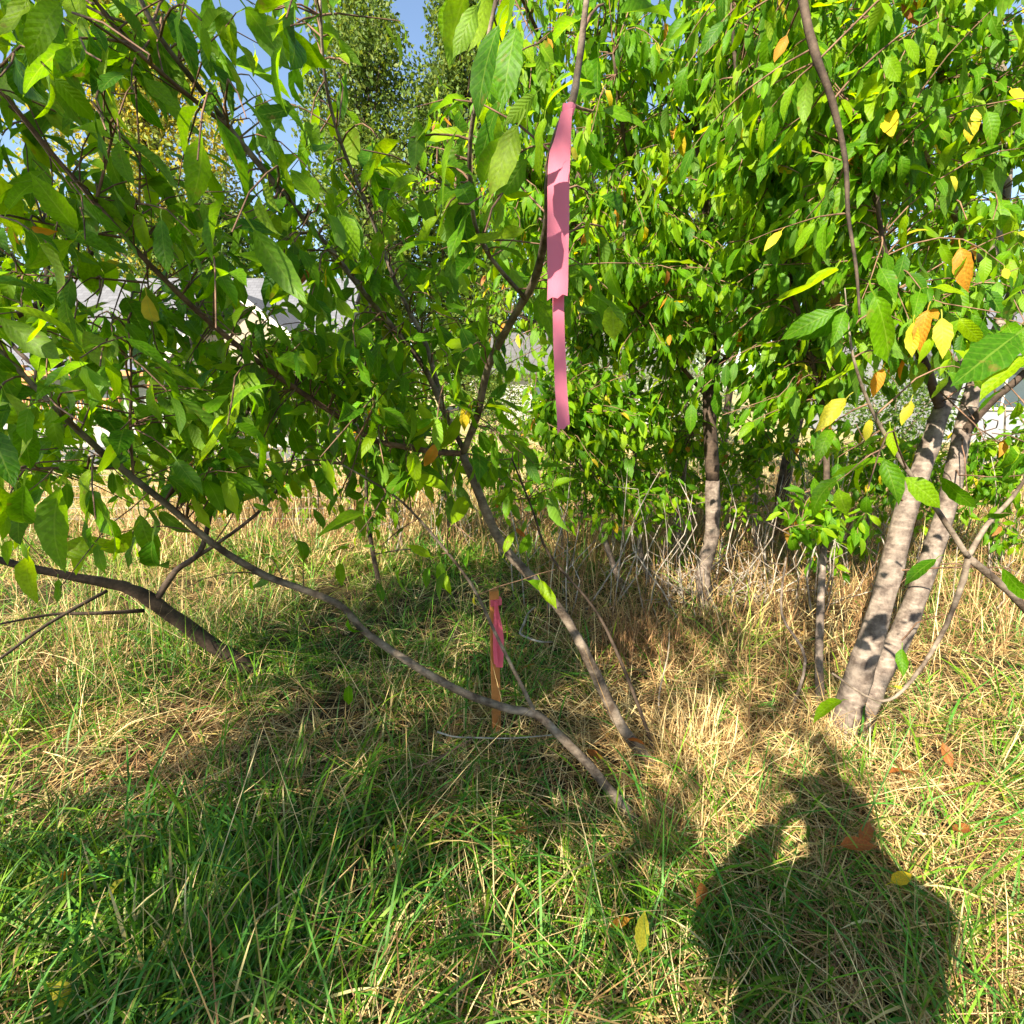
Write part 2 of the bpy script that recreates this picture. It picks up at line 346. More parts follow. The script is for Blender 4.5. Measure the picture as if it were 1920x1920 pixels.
def unit(v):
    v = Vector(v); l = v.length
    return v/l if l > 1e-9 else Vector((0, 0, 1))
def rv(): return Vector((random.gauss(0,1), random.gauss(0,1), random.gauss(0,1)))
class Tree:
    def __init__(s, name, label, cat, base, group=None, barkm='bark_grey', twigm='twig'):
        s.root = thing(name, label, cat, base, group); s.base = Vector(base); s.bark = M[barkm]; s.twigm = M[twigm]
        s.limbs = []; s.samples = []; s.twV = []; s.twF = []; s.nt = 0; s.leaves = []
    def limb(s, pts, rad, name='limb', sides=10, mat=None, sub=4, rough=0.06, grow=True):
        if len(rad) == 2 and len(pts) > 2:
            rad = [rad[0]+(rad[1]-rad[0])*i/(len(pts)-1) for i in range(len(pts))]
        pp, rr = smooth_path(pts, rad, sub)
        V, F = tube_np(pp, rr, sides, rough)
        o = obj(name, fast_mesh(name, V-np.array(s.base), F), mat or s.bark, s.root)
        if grow: s.samples += [(p, r) for p, r in zip(pp, rr)]
        return pp
    def twig(s, p, q, r=0.0025, n=5, bow=0.06):
        p, q = Vector(p), Vector(q); L = (q-p).length; b = rv()*bow*L; pts = []
        for k in range(n+1):
            t = k/n; pts.append(p.lerp(q, t)+b*math.sin(math.pi*t)+Vector((0,0,0.10*L*math.sin(math.pi*t)))+rv()*0.003*min(1,L*3)*(t>0))
        V, F = tube_np(pts, np.linspace(r*1.3, r*0.6, n+1), 4, 0, cap=False)
        s.twV.append(V); s.twF.append(F+s.nt); s.nt += len(V)
        return pts
    def nearest(s, q, pick=3):
        if not hasattr(s, '_arr') or len(s._arr) != len(s.samples):
            s._arr = np.array([tuple(p) for p, r in s.samples])
        d = np.linalg.norm(s._arr-np.array(q), axis=1)+rng.random(len(s._arr))*0.12
        return s.samples[int(np.argmin(d))][0]
    def leafy_twig(s, p, q, r, n, *cl):
        """a twig that is kept only when it carries leaves"""
        k0 = len(s.leaves); n0 = s.nt; pts = s.twig(p, q, r, n); s.cluster(pts, *cl)
        if len(s.leaves)-k0 < 2: s.twV.pop(); s.twF.pop(); s.nt = n0
    def leaf(s, p, a, n, size, tint='g'):
        s.leaves.append((Vector(p), unit(a), Vector(n), size, tint))
    def cluster(s, pts, size=0.10, droop=0.7, step=0.035, start=0.35, ok=None, yel=0.03, face=None):
        sunny = getattr(s, 'sunny', .35)
        """leaves alternately along the outer part of a twig"""
        L = sum((pts[k+1]-pts[k]).length for k in range(len(pts)-1))
        n = max(3, int(L*(1-start)/step)); side = random.choice((-1, 1)); ph = random.random()*6.28
        for k in range(n+2):
            t = min(1.0, start+(1-start)*(k+random.random()*0.6)/n); x = t*(len(pts)-1); i = min(int(x), len(pts)-2)
            p = pts[i].lerp(pts[i+1], x-i); f = unit(pts[i+1]-pts[i])
            ph += 2.4+random.gauss(0, .4)
            e1 = unit(f.cross(Vector((.2,.3,1)))); e2 = f.cross(e1)
            o = e1*math.cos(ph)+e2*math.sin(ph)
            dr = max(-.15, random.gauss(droop, .38))
            a = unit(o*0.85+f*0.5+Vector((0,0,-1))*dr*1.35+rv()*0.28)
            nn = Vector((0,0,1))*0.55+o*0.45+rv()*0.4-LDIR*sunny
            sz = size*max(.35, random.gauss(1, .30))
            if ok is not None and not ok(p+a*sz*0.6, sz): continue
            u = random.random(); tint = 'y' if u < yel*.6 else ('b' if u < yel*.68 else 'g')
            pq = proj(p)
            if pq and pq[2] < 1.15: tint = 'g'
            s.leaf(p, a, nn, sz, tint)
    def finish(s, hero=300, wob=None):
        if s.twV:
            tw = obj('twigs', fast_mesh('twigs', np.vstack(s.twV)-np.array(s.base), np.vstack(s.twF)), s.twigm, s.root); tw['kind'] = 'stuff'
        def sz(l):
            q = proj(l[0]+l[1]*l[3]*0.7)
            if q is None or not (-60 < q[0] < 1980 and -60 < q[1] < 1980): return 0
            return l[3]/q[2]
        order = sorted(range(len(s.leaves)), key=lambda i: -sz(s.leaves[i]))
        k = 0; rest = []
        for i in order:
            l = s.leaves[i]
            if k < hero and sz(l) > 0.010:
                p, a, n, size, tint = l
                n = unit(n-a*n.dot(a)); x = a.cross(n)
                me = random.choice({'g': HERO_G, 'y': HERO_Y, 'b': HERO_B}[tint])
                o = bpy.data.objects.new('leaf', me); COL.objects.link(o); o.parent = s.root
                m = Matrix.Identity(4)
                for r in range(3): m[r][0], m[r][1], m[r][2], m[r][3] = x[r]*size, a[r]*size, n[r]*size, (p-s.base)[r]
                o.matrix_local = m; k += 1
            else: rest.append(l)
        if rest: s.scatter(rest, 'foliage', LOW if hero < 300 or len(rest) > 2500 else MID)
    def scatter(s, leaves, name, tmpl, mat=None, pal=GREENS):
        Vs, Fs, Ts, Us = [], [], [], []; off = 0
        idx = np.array([random.randrange(len(tmpl)) for _ in leaves])
        for t in range(len(tmpl)):
            sel = [leaves[i] for i in np.nonzero(idx == t)[0]]
            if not sel: continue
            tv, tf, tu = tmpl[t]
            p = np.array([tuple(l[0]-s.base) for l in sel]); a = np.array([tuple(l[1]) for l in sel]); n = np.array([tuple(l[2]) for l in sel]); z = np.array([l[3] for l in sel])
            n = n-a*(n*a).sum(1)[:, None]; n /= np.linalg.norm(n, axis=1)[:, None]+1e-9
            x = np.cross(a, n)
            V = p[:, None]+z[:, None, None]*(tv[None, :, 0:1]*x[:, None]+tv[None, :, 1:2]*a[:, None]+tv[None, :, 2:3]*n[:, None])
            c = np.array([{'g': pal[random.randrange(len(pal))], 'y': YELLOW[random.randrange(3)], 'b': BROWN[0]}[l[4]] for l in sel])
            c = c*(0.85+0.3*rng.random((len(c), 1)))
            k, m = len(sel), len(tv)
            Vs.append(V.reshape(-1, 3)); Ts.append(np.repeat(c, m, 0)); Us.append(np.tile(tu, (k, 1)))
            Fs.append((tf[None]+(np.arange(k)*m)[:, None, None]).reshape(-1, 4)+off); off += k*m
        o = obj(name, fast_mesh(name, np.vstack(Vs), np.vstack(Fs), np.vstack(Ts), np.vstack(Us)), mat or M['leaf'], s.root); o['kind'] = 'stuff'
        return o
    def crown(s, c, r, n, size=0.10, droop=0.75, shell=0.5, ok=None, yel=0.03, step=0.035, keep_out=0.35):
        """n twigs whose tips fill an ellipsoid, each from the nearest limb"""
        for _ in range(n):
            d = unit(rv()); k = (shell+(1-shell)*random.random()) if random.random() < .75 else random.random()
            q = Vector(c)+Vector((d[0]*r[0], d[1]*r[1], d[2]*r[2]))*k
            pr = proj(q)
            inside = pr and -150 < pr[0] < 2070 and -200 < pr[1] < 2000
            if not inside and random.random() > keep_out: continue
            p = s.nearest(q); L = (q-p).length
            if L > 0.7:
                mid = p.lerp(q, 0.5)+rv()*0.08*L; s.twig(p, mid, 0.006, 4); m2 = q.lerp(mid, 0.5/L) if L > .9 else mid
                s.twig(mid, m2, 0.004, 2); p = m2
            pts = s.twig(p, q, 0.0028, 5); s.cluster(pts, size, droop, step, 0.15, ok, yel)

def PL(*a): return [P(*q) for q in a]
# --- the leaning cherry in front: two stems from one grassy foot
A = Tree('cherry_tree', 'leaning young cherry with long slender stems arching over to the left, pink ribbon tied on', 'tree', (*G(1235, 1470)[:2], 0), 'young cherry trees', 'bark_grey')
A.limb(PL((1262,1490,2.19),(1240,1450,2.17),(1170,1370,2.14),(1110,1250,2.08),(1085,1200,2.05),(1040,1130,2.0),(965,1050,1.93),(930,1000,1.88),(900,930,1.82),(868,850,1.75)), [.034,.027,.023,.021,.019,.018,.017,.0165,.016,.015], 'trunk', 12, grow=False)
A.limb(PL((868,850,1.75),(820,848,1.72),(760,838,1.68),(700,825,1.63),(640,785,1.57),(520,705,1.46),(400,610,1.34),(280,495,1.22),(170,370,1.12),(100,290,1.06),(0,165,1.0),(-60,90,.95)), [.011,.003], mat=M['twig'])
A.limb(PL((868,850,1.75),(895,780,1.62),(915,690,1.48),(960,600,1.3),(1000,530,1.15),(1025,430,.98),(1030,330,.86),(1045,250,.78),(1072,195,.75),(1085,120,.73),(1100,0,.72),(1108,-80,.70)), [.012,.0032])
A.limb(PL((870,845,1.745),(832,770,1.66),(790,680,1.58),(700,570,1.45),(620,470,1.35),(520,350,1.22),(430,240,1.12)), [.009,.006])
A.limb(PL((430,240,1.12),(330,160,1.03),(240,80,.95),(170,-10,.9)), [.005,.003], mat=M['twig'])
A.limb(PL((430,240,1.12),(370,160,1.07),(300,70,1.0),(255,-20,.96)), [.006,.004])
A.limb(PL((832,770,1.66),(800,650,1.62),(760,570,1.57),(730,500,1.52),(690,390,1.45),(640,270,1.35),(610,150,1.25),(600,0,1.15)), [.008,.003], mat=M['bark_pale'])
A.limb(PL((1222,1575,1.82),(1200,1550,1.84),(1150,1490,1.86),(1100,1430,1.88),(1040,1370,1.88),(1005,1340,1.88),(940,1325,1.85),(850,1290,1.8),(750,1230,1.73),(680,1180,1.67),(630,1130,1.62),(500,1080,1.48),(400,1020,1.37),(330,960,1.29),(230,880,1.17),(150,810,1.08),(90,750,1.02),(0,660,.95),(-60,600,.9)), [.019,.0035], 'trunk', 12)
A.limb(PL((1005,1342,1.88),(985,1300,1.86),(970,1270,1.84),(930,1190,1.8),(880,1090,1.72),(800,990,1.62),(740,930,1.55),(640,870,1.45)), [.008,.0025])
A.limb(PL((215,878,1.16),(100,878,1.1),(0,882,1.05),(-50,885,1.0)), [.0035,.002], mat=M['twig'])
A.limb(PL((250,893,1.19),(244,800,1.17),(246,700,1.16),(240,600,1.14)), [.003,.0018], mat=M['twig'])
A.limb(PL((275,490,1.215),(262,400,1.2),(262,300,1.18),(255,175,1.15)), [.003,.0018], mat=M['twig'])
A.limb(PL((180,378,1.125),(200,300,1.1),(217,232,1.08)), [.0032,.002], mat=M['twig'])
A.limb(PL((275,530,1.23),(180,522,1.2),(45,515,1.16)), [.003,.0018], mat=M['twig'])
A.limb(PL((228,445,1.17),(150,432,1.14),(20,405,1.1)), [.003,.0018], mat=M['twig'])
A.limb(PL((985,560,1.2),(900,450,1.1),(880,300,.95),(900,150,.85),(930,0,.8)), [.005,.003])
A.limb(PL((1240,1445,2.17),(1180,1280,2.12),(1120,1150,2.1),(1030,1040,2.0),(1000,960,1.95),(960,860,1.9)), [.008,.003], mat=M['bark_dark'])
GRID = np.array([
 [.9,.75,.30,.5,.05,.42,.45,.4,.1,0,0,0],
 [.8,.6,.30,.55,.2,.35,.30,.3,0,0,0,0],
 [.75,.6,.25,.55,.45,.45,.30,.15,0,0,0,0],
 [.6,.2,.25,.75,.8,.6,.35,.2,0,0,0,0],
 [.55,.35,.6,.95,1,.75,.35,.0,0,0,0,0],
 [.55,.35,.55,.8,.7,.6,.35,.1,0,0,0,0],
 [.35,.35,.2,.2,.2,.25,.2,0,0,0,0,0],
 [.03,.05,.03,.04,.08,.05,.03,0,0,0,0,0],
 [0,0,0,.02,.03,.02,0,0,0,0,0,0],
 [0]*12, [0]*12, [0]*12])
RIBPTS = [PY(1050, y_, .84) for y_ in (230, 310, 390, 470, 550, 630, 710, 790)]
LP = np.array([proj(p) for p, r in A.samples if proj(p)])
def okA(p, sz):
    q = proj(p)
    if q is None or q[2] < 0.8: return False
    x, y, d = q
    if 985 < x < 1115 and 170 < y < 830 and d < 1.0: return False
    if 860 < x < 1000 and y > 1060: return False
    for rb in RIBPTS:                        # the tape hangs in a gap that the sun reaches
        w_ = p-rb; along = -w_.dot(LDIR)
        if 0 < along < 1.5 and (w_+LDIR*along).length < .05+sz*.35: return False
    k = ((LP[:, 0]-x)**2+(LP[:, 1]-y)**2).argmin()
    if (LP[k, 0]-x)**2+(LP[k, 1]-y)**2 < 26**2 and d < LP[k, 2]+.01 and random.random() < .85: return False
    if not (-100 < x < 1900 and -100 < y < 1900): return random.random() < .4
    g = GRID[min(11, max(0, int(y/160)))][min(11, max(0, int(x/160)))]
    return random.random() < (g*1.15+.05 if g > 0 else 0)
for p, r in A.samples[::1]:
    if r > 0.014 or random.random() < 0.28: continue
    q = proj(p)
    if q is None or q[1] > 1120: continue
    L = random.uniform(.10, .30)
    d = unit(rv()*0.8+Vector((0, -.1, .15)))
    A.leafy_twig(p, p+d*L, .0016, 4, .082, .5, .036, .15, okA, .02)
def spray(T, n, x0, x1, y0, y1, dj, size, okf, step=.036, yel=.02, droop=.5, dmin=.7):
    for _ in range(n):
        px, py = random.uniform(x0, x1), random.uniform(y0, y1)
        best = min(T.samples, key=lambda s: (lambda q: (q[0]-px)**2+(q[1]-py)**2 if q else 1e9)(proj(s[0])))
        d = max(dmin, proj(best[0])[2]+random.gauss(0, dj)); q = P(px, py, d); p = best[0]
        if (q-p).length > .75: continue
        T.leafy_twig(p, q, .0020, 5, size, droop, step, .3, okf, yel)
spray(A, 100, -60, 900, -40, 520, .22, .082, okA)
spray(A, 170, 120, 900, 350, 900, .25, .076, okA)
spray(A, 22, -60, 300, 500, 1000, .2, .088, okA)
spray(A, 26, 820, 1180, -60, 620, .2, .085, okA)
spray(A, 26, 600, 1050, 800, 1080, .22, .085, okA)
spray(A, 70, 300, 760, 620, 890, .2, .074, okA, dmin=1.25)
def hand(T, a, b, d0, d1, tint='g', roll=0.0, big=1.0):
    p, q = P(*a, d0), P(*b, d1); v = q-p; n = -(p+q)/2+Vector((0,0,CAM_Z)); n = unit(n); n.rotate(Matrix.Rotation(roll, 3, unit(v)))
    T.leaf(p, v, n, v.length/1.2*big, tint)
for h in (((985,205),(912,360),.635,.64,'g',3.4),((1030,195),(985,335),.67,.68,'g',1.2),((1015,165),(950,235),.66,.66,'g',2.9),((950,10),(872,205),.72,.74,'g',.9),
          ((905,-10),(850,98),.76,.76,'g',3.3),((975,20),(935,190),.8,.8,'g',.5),((560,112),(522,208),1.0,1.02,'g',1.0),((560,200),(470,225),1.0,.98,'g',.3),
          ((272,535),(288,640),1.1,1.1,'y',3.0),((292,985),(262,1132),.95,.97,'g',.4),((262,975),(178,1078),.98,.98,'g',-.3),((125,880),(62,1065),.9,.92,'g',2.6),
          ((50,880),(25,1035),.82,.85,'g',.2),((130,-10),(35,80),.75,.7,'g',.4),((60,-30),(10,110),.68,.68,'g',.8),((10,420),(30,455),.95,.95,'y',.3),((50,425),(100,440),.95,.95,'y',.5),
          ((885,738),(862,812),1.5,1.5,'y',.3),((822,820),(800,882),1.5,1.5,'y',-.4),((785,876),(760,945),1.5,1.5,'g',.3),((655,1275),(650,1332),1.65,1.65,'g',.2),
          ((650,1150),(662,1218),1.62,1.62,'g',.9),((610,1000),(590,950),1.5,1.5,'g',.4),((965,985),(985,1010),1.9,1.9,'b',.4),((690,850),(680,880),1.5,1.5,'y',.2),
          ((1100,390),(1115,500),.85,.85,'g',1.2),((1010,420),(870,480),.95,1.0,'g',1.0),((1095,250),(1130,350),.8,.8,'g',.6),((890,1115),(885,1140),1.75,1.75,'y',.6),
          ((1070,270),(1085,305),.83,.83,'y',.2),((150,900),(240,1010),1.0,.98,'g',.6),((60,750),(30,840),.9,.9,'g',.5)):
    hand(A, *h)
A.finish()

# --- dark leaning trunk at the left
B = Tree('cherry_tree', 'dark thick trunk leaning left out of the green grass', 'tree', (*G(500, 1285)[:2], 0), 'young cherry trees', 'bark_dark')
B.limb(PL((560,1330,2.98),(490,1265,2.85),(400,1210,2.7),(290,1130,2.5),(230,1100,2.4),(130,1080,2.25),(0,1050,2.1),(-120,1000,2.0)), [.042,.038,.036,.032,.023,.017,.014,.012], 'trunk', 12, rough=.09, grow=False)
B.limb(PL((290,1130,2.5),(330,1070,2.48),(375,1035,2.45),(395,960,2.42),(412,880,2.4),(470,760,2.3)), [.016,.006])
B.limb(PL((270,1145,2.52),(180,1150,2.35),(100,1152,2.25),(0,1170,2.1)), [.010,.004])
B.limb(PL((200,1108,2.35),(90,1170,2.15),(0,1235,2.0),(-60,1270,1.9)), [.008,.004])
B.limb(PL((-120,1000,2.0),(-60,800,1.9),(0,620,1.85),(90,560,1.8),(165,480,1.75),(250,380,1.7)), [.018,.006])
B.limb(PL((330,1070,2.48),(480,965,2.4),(545,870,2.3),(560,780,2.2)), [.009,.004])
B.limb(PL((0,620,1.85),(80,690,1.8),(200,640,1.75),(250,600,1.7)), [.008,.003])
B.limb(PL((-60,800,1.9),(30,830,1.9),(60,770,1.85),(90,480,1.8),(80,300,1.75)), [.014,.005])
def okB(p, sz):
    q = proj(p)
    return q is not None and q[1] < 960 and (q[1] > 420 or random.random() < .3)
spray(B, 120, -50, 430, 480, 930, .15, .076, okB, dmin=1.4)
spray(B, 60, 400, 640, 620, 930, .15, .074, okB, dmin=1.4)
B.finish()

# --- the pair of pale trunks at the right
C = Tree('cherry_tree', 'tall cherry with twin thick pale trunks leaning to the right', 'tree', (*G(1580, 1395)[:2], 0), 'young cherry trees', 'bark_pale')
C.sunny = .8
C.limb(PL((1560,1420,2.34),(1580,1360,2.36),(1620,1235,2.36),(1660,1110,2.38),(1700,950,2.42),(1735,860,2.45),(1765,770,2.5),(1800,690,2.55),(1850,520,2.6),(1880,380,2.65),(1885,200,2.6),(1840,0,2.5),(1700,-180,2.2)), [.085,.060,.050,.047,.044,.040,.036,.034,.032,.030,.026,.022,.016], 'trunk', 14, rough=.05)
C.limb(PL((1600,1390,2.36),(1640,1280,2.42),(1690,1190,2.46),(1740,1060,2.5),(1778,940,2.55),(1802,820,2.6),(1830,720,2.65),(1900,560,2.75),(1960,400,2.8),(1990,200,2.8),(1980,0,2.7)), [.058,.050,.045,.042,.040,.038,.036,.036,.034,.03,.024], 'trunk', 14, rough=.05)
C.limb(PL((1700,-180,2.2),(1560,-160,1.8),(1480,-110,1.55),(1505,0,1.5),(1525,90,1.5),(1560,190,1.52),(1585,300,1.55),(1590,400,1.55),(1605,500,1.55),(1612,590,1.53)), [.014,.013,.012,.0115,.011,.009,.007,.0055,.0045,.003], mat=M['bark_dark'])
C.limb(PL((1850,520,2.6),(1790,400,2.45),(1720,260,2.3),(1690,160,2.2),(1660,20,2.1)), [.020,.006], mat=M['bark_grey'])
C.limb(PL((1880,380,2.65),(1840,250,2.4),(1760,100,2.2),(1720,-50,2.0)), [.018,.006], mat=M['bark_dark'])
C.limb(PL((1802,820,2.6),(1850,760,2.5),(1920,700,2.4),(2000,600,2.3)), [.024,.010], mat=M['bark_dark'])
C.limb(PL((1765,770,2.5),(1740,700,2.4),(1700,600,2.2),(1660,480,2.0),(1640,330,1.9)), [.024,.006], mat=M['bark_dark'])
for _ in range(46):
    p, r = random.choice(C.samples); q = proj(p)
    if q is None or not 620 < q[1] < 1280: continue
    d = unit(rv()+Vector((0,-.3,.35))); C.twig(p, p+d*random.uniform(.15,.55), .003, 6, .12)
def okC(p, sz):
    q = proj(p)
    if q is None or q[2] < .85: return False
    if q[1] > 760 and random.random() < .93: return False
    return not (985 < q[0] < 1115 and 170 < q[1] < 830 and q[2] < 1.0)
C.crown(P(1760,180,2.3), (1.0,.8,1.0), 290, .088, .9, .3, okC, .04, .031)
C.crown(P(1560,150,1.9), (.6,.45,.75), 140, .088, 1.0, .2, okC, .04, .031)
C.crown(P(1750,560,2.1), (.45,.4,.4), 60, .10, .8, .2, okC, .06)
for h in (((1745,565),(1715,655),1.1,1.1,'y',.3),((1765,580),(1770,668),1.1,1.08,'y',-.2),((1790,585),(1840,650),1.1,1.08,'g',.3),((1715,590),(1705,668),1.12,1.12,'y',.5),
          ((1630,525),(1692,690),1.15,1.12,'g',.5),((1590,480),(1470,600),1.25,1.2,'g',1.1),((1600,545),(1505,645),1.25,1.2,'g',-1.1),((1660,680),(1632,742),1.3,1.3,'y',.3),
          ((1560,785),(1538,840),1.4,1.4,'b',.3),((1600,735),(1528,802),1.25,1.25,'y',.4),((1668,790),(1676,858),1.28,1.28,'g',.1),((1712,740),(1692,805),1.28,1.28,'y',.2),((1636,775),(1620,828),1.3,1.3,'y',.5)):
    hand(C, *h)
C.finish()
# --- slim limb reaching in from the right
H = Tree('cherry_sapling', 'slim bent sapling reaching in across the pale trunks from the right', 'tree', (*G(2080, 1500)[:2], 0), 'young cherry trees', 'bark_grey')
H.sunny = .8
H.limb(PL((2080,1500,1.87),(2040,1300,1.6),(1920,1138,1.45),(1815,1045,1.4)), [.013,.009], 'trunk', 10)
H.limb(PL((1815,1045,1.4),(1760,960,1.37),(1700,880,1.33),(1640,780,1.28),(1605,690,1.22),(1592,620,1.19),(1584,540,1.16)), [.0075,.001])
H.limb(PL((1815,1047,1.4),(1802,1100,1.42),(1760,1200,1.46),(1692,1295,1.5),(1640,1312,1.5),(1560,1262,1.5)), [.008,.0025])
H.limb(PL((1815,1045,1.4),(1850,985,1.4),(1900,930,1.4),(1960,840,1.35)), [.007,.004])
def okH(p, sz):
    q = proj(p)
    return q is not None and q[2] > .7 and not (1640 < q[0] < 1850 and 740 < q[1] < 1010 and random.random() < .75) and (q[1] < 1090 or random.random() < .25) and random.random() < .8
spray(H, 16, 1560, 1920, 560, 1000, .12, .09, okH, .06)
for h in (((1930,610),(1800,705),.95,.9,'g',.2),((1935,660),(1840,720),.92,.9,'g',.6),((1755,880),(1825,965),1.3,1.28,'g',.6),((1590,1312),(1522,1322),1.5,1.45,'g',.9),((1692,1205),(1690,1268),1.48,1.45,'g',.2),
          ((1700,1295),(1680,1285),1.5,1.5,'y',.3),((1840,960),(1900,975),1.38,1.38,'g',.8),((1860,890),(1910,910),1.38,1.38,'g',.9),((1870,1050),(1930,1140),1.35,1.3,'g',.7),((1770,1040),(1690,1085),1.4,1.4,'g',.8)):
    hand(H, *h)
H.finish()

# --- straight trunk in the middle and saplings round it
D = Tree('cherry_tree', 'cherry with one upright trunk, dark above and pale at the foot beside the brush', 'tree', (*G(1325, 1150)[:2], 0), 'young cherry trees', 'bark_pale')
D.sunny = .8
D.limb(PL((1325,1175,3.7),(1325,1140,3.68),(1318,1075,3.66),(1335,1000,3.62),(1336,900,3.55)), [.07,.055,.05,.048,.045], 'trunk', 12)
D.limb(PL((1336,900,3.55),(1330,750,3.45),(1338,630,3.4),(1330,450,3.3),(1310,250,3.1),(1290,50,2.9),(1280,-100,2.8)), [.045,.042,.04,.034,.028,.02,.014], 'limb', 12, mat=M['bark_dark'])  # upper trunk takes the darker material, the foot keeps the pale one
D.limb(PL((1338,630,3.4),(1250,450,3.0),(1180,300,2.7),(1150,100,2.4)), [.02,.006], mat=M['bark_dark'])
D.limb(PL((1330,450,3.3),(1400,320,2.9),(1400,180,2.5),(1385,20,2.2)), [.02,.006], mat=M['bark_dark'])
D.limb(PL((1336,700,3.42),(1450,560,3.1),(1500,420,2.8),(1520,260,2.5)), [.018,.006], mat=M['bark_dark'])
D.limb(PL((1310,250,3.1),(1180,120,2.9),(1060,60,2.7),(960,120,2.6)), [.014,.005], mat=M['bark_dark'])
D.limb(PL((1330,750,3.45),(1240,640,3.2),(1150,520,3.0),(1060,400,2.9),(980,330,2.8)), [.014,.005], mat=M['bark_dark'])
def okD(p, sz):
    q = proj(p)
    if q is None or q[2] < 1.2: return False
    if q[0] < 900 and random.random() < .85: return False
    return q[1] < 870 or random.random() < .15
D.crown(P(1330,120,2.6), (1.05,.7,1.0), 380, .084, 1.0, .3, okD, .03, .031)
D.crown(P(1380,500,2.9), (.95,.6,.62), 380, .080, 1.0, .3, okD, .03, .031)
D.crown(P(1040,330,2.8), (.55,.5,.85), 210, .084, 1.0, .3, okD, .03, .031)
D.finish()
E = Tree('cherry_sapling', 'straight thin sapling with pale bare lower stem left of the twin trunks', 'tree', (*G(1538, 1345)[:2], 0), 'young cherry trees', 'bark_pale')
E.sunny = .8
E.limb(PL((1538,1350,2.54),(1536,1200,2.55),(1545,1010,2.56)), [.019,.016], 'trunk', 10)
E.limb(PL((1545,1010,2.56),(1550,880,2.56),(1540,750,2.55),(1500,600,2.45),(1450,400,2.3),(1390,200,2.1),(1370,0,2.0)), [.016,.006], mat=M['bark_dark'])
E.limb(PL((1545,1010,2.56),(1500,1010,2.5),(1440,980,2.45)), [.004,.002])
E.limb(PL((1545,1000,2.56),(1600,960,2.5),(1640,950,2.45)), [.004,.002])
E.crown(P(1545,960,2.5), (.24,.2,.13), 26, .085, .5, .2)
E.crown(P(1470,690,2.6), (.5,.35,.36), 110, .09, 1.0, .2, okD)
E.crown(P(1430,330,2.2), (.4,.35,.5), 60, .095, 1.0, .2, okD)
E.finish()
Fk = Tree('cherry_sapling', 'slender twin stemmed sapling with bright leaves behind the hanging ribbon', 'tree', (*G(1185, 1105)[:2], 0), 'young cherry trees', 'bark_pale')
Fk.sunny = .8
Fk.limb(PL((1175,1115,4.02),(1160,1085,4.03),(1130,1000,4.0),(1112,900,3.95),(1105,780,3.9),(1090,660,3.8)), [.026,.010], 'trunk', 10)
Fk.limb(PL((1222,1095,4.1),(1200,1030,4.15),(1192,900,4.1),(1186,760,4.0),(1175,560,3.9),(1168,400,3.8)), [.022,.012], 'trunk', 10)
Fk.limb(PL((1112,900,3.95),(1060,840,3.7),(1010,780,3.5)), [.008,.004])
Fk.limb(PL((1186,760,4.0),(1250,720,3.8),(1290,660,3.6)), [.008,.004])
def okF(p, sz):
    q = proj(p); return q is not None and (q[1] < 920 or random.random() < .3)
Fk.crown(P(1130,770,3.5), (.62,.5,.45), 210, .09, .6, .2, okF)
Fk.crown(P(1190,560,3.6), (.8,.5,.5), 130, .09, .8, .2, okF)
Fk.crown(P(1170,920,3.7), (.6,.4,.28), 75, .08, .5, .2)
Fk.finish()
T9 = Tree('cherry_sapling', 'thin dark bare stem standing in the sunlit gap behind the leaning cherry', 'tree', (*G(716, 1120)[:2], 0), 'young cherry trees', 'bark_dark')
T9.limb(PL((717,1125,4.0),(700,1040,3.95),(688,960,3.9),(686,880,3.85),(678,780,3.8),(690,640,3.7)), [.020,.007], 'trunk', 10)
T9.limb(PL((700,1040,3.95),(760,1030,3.9),(800,1035,3.85)), [.006,.003])
T9.crown(P(690,700,3.7), (.8,.4,.55), 90, .09, .7, .2)
T9.crown(P(700,960,3.8), (.25,.2,.25), 10, .08, .5, .2)
T9.finish()
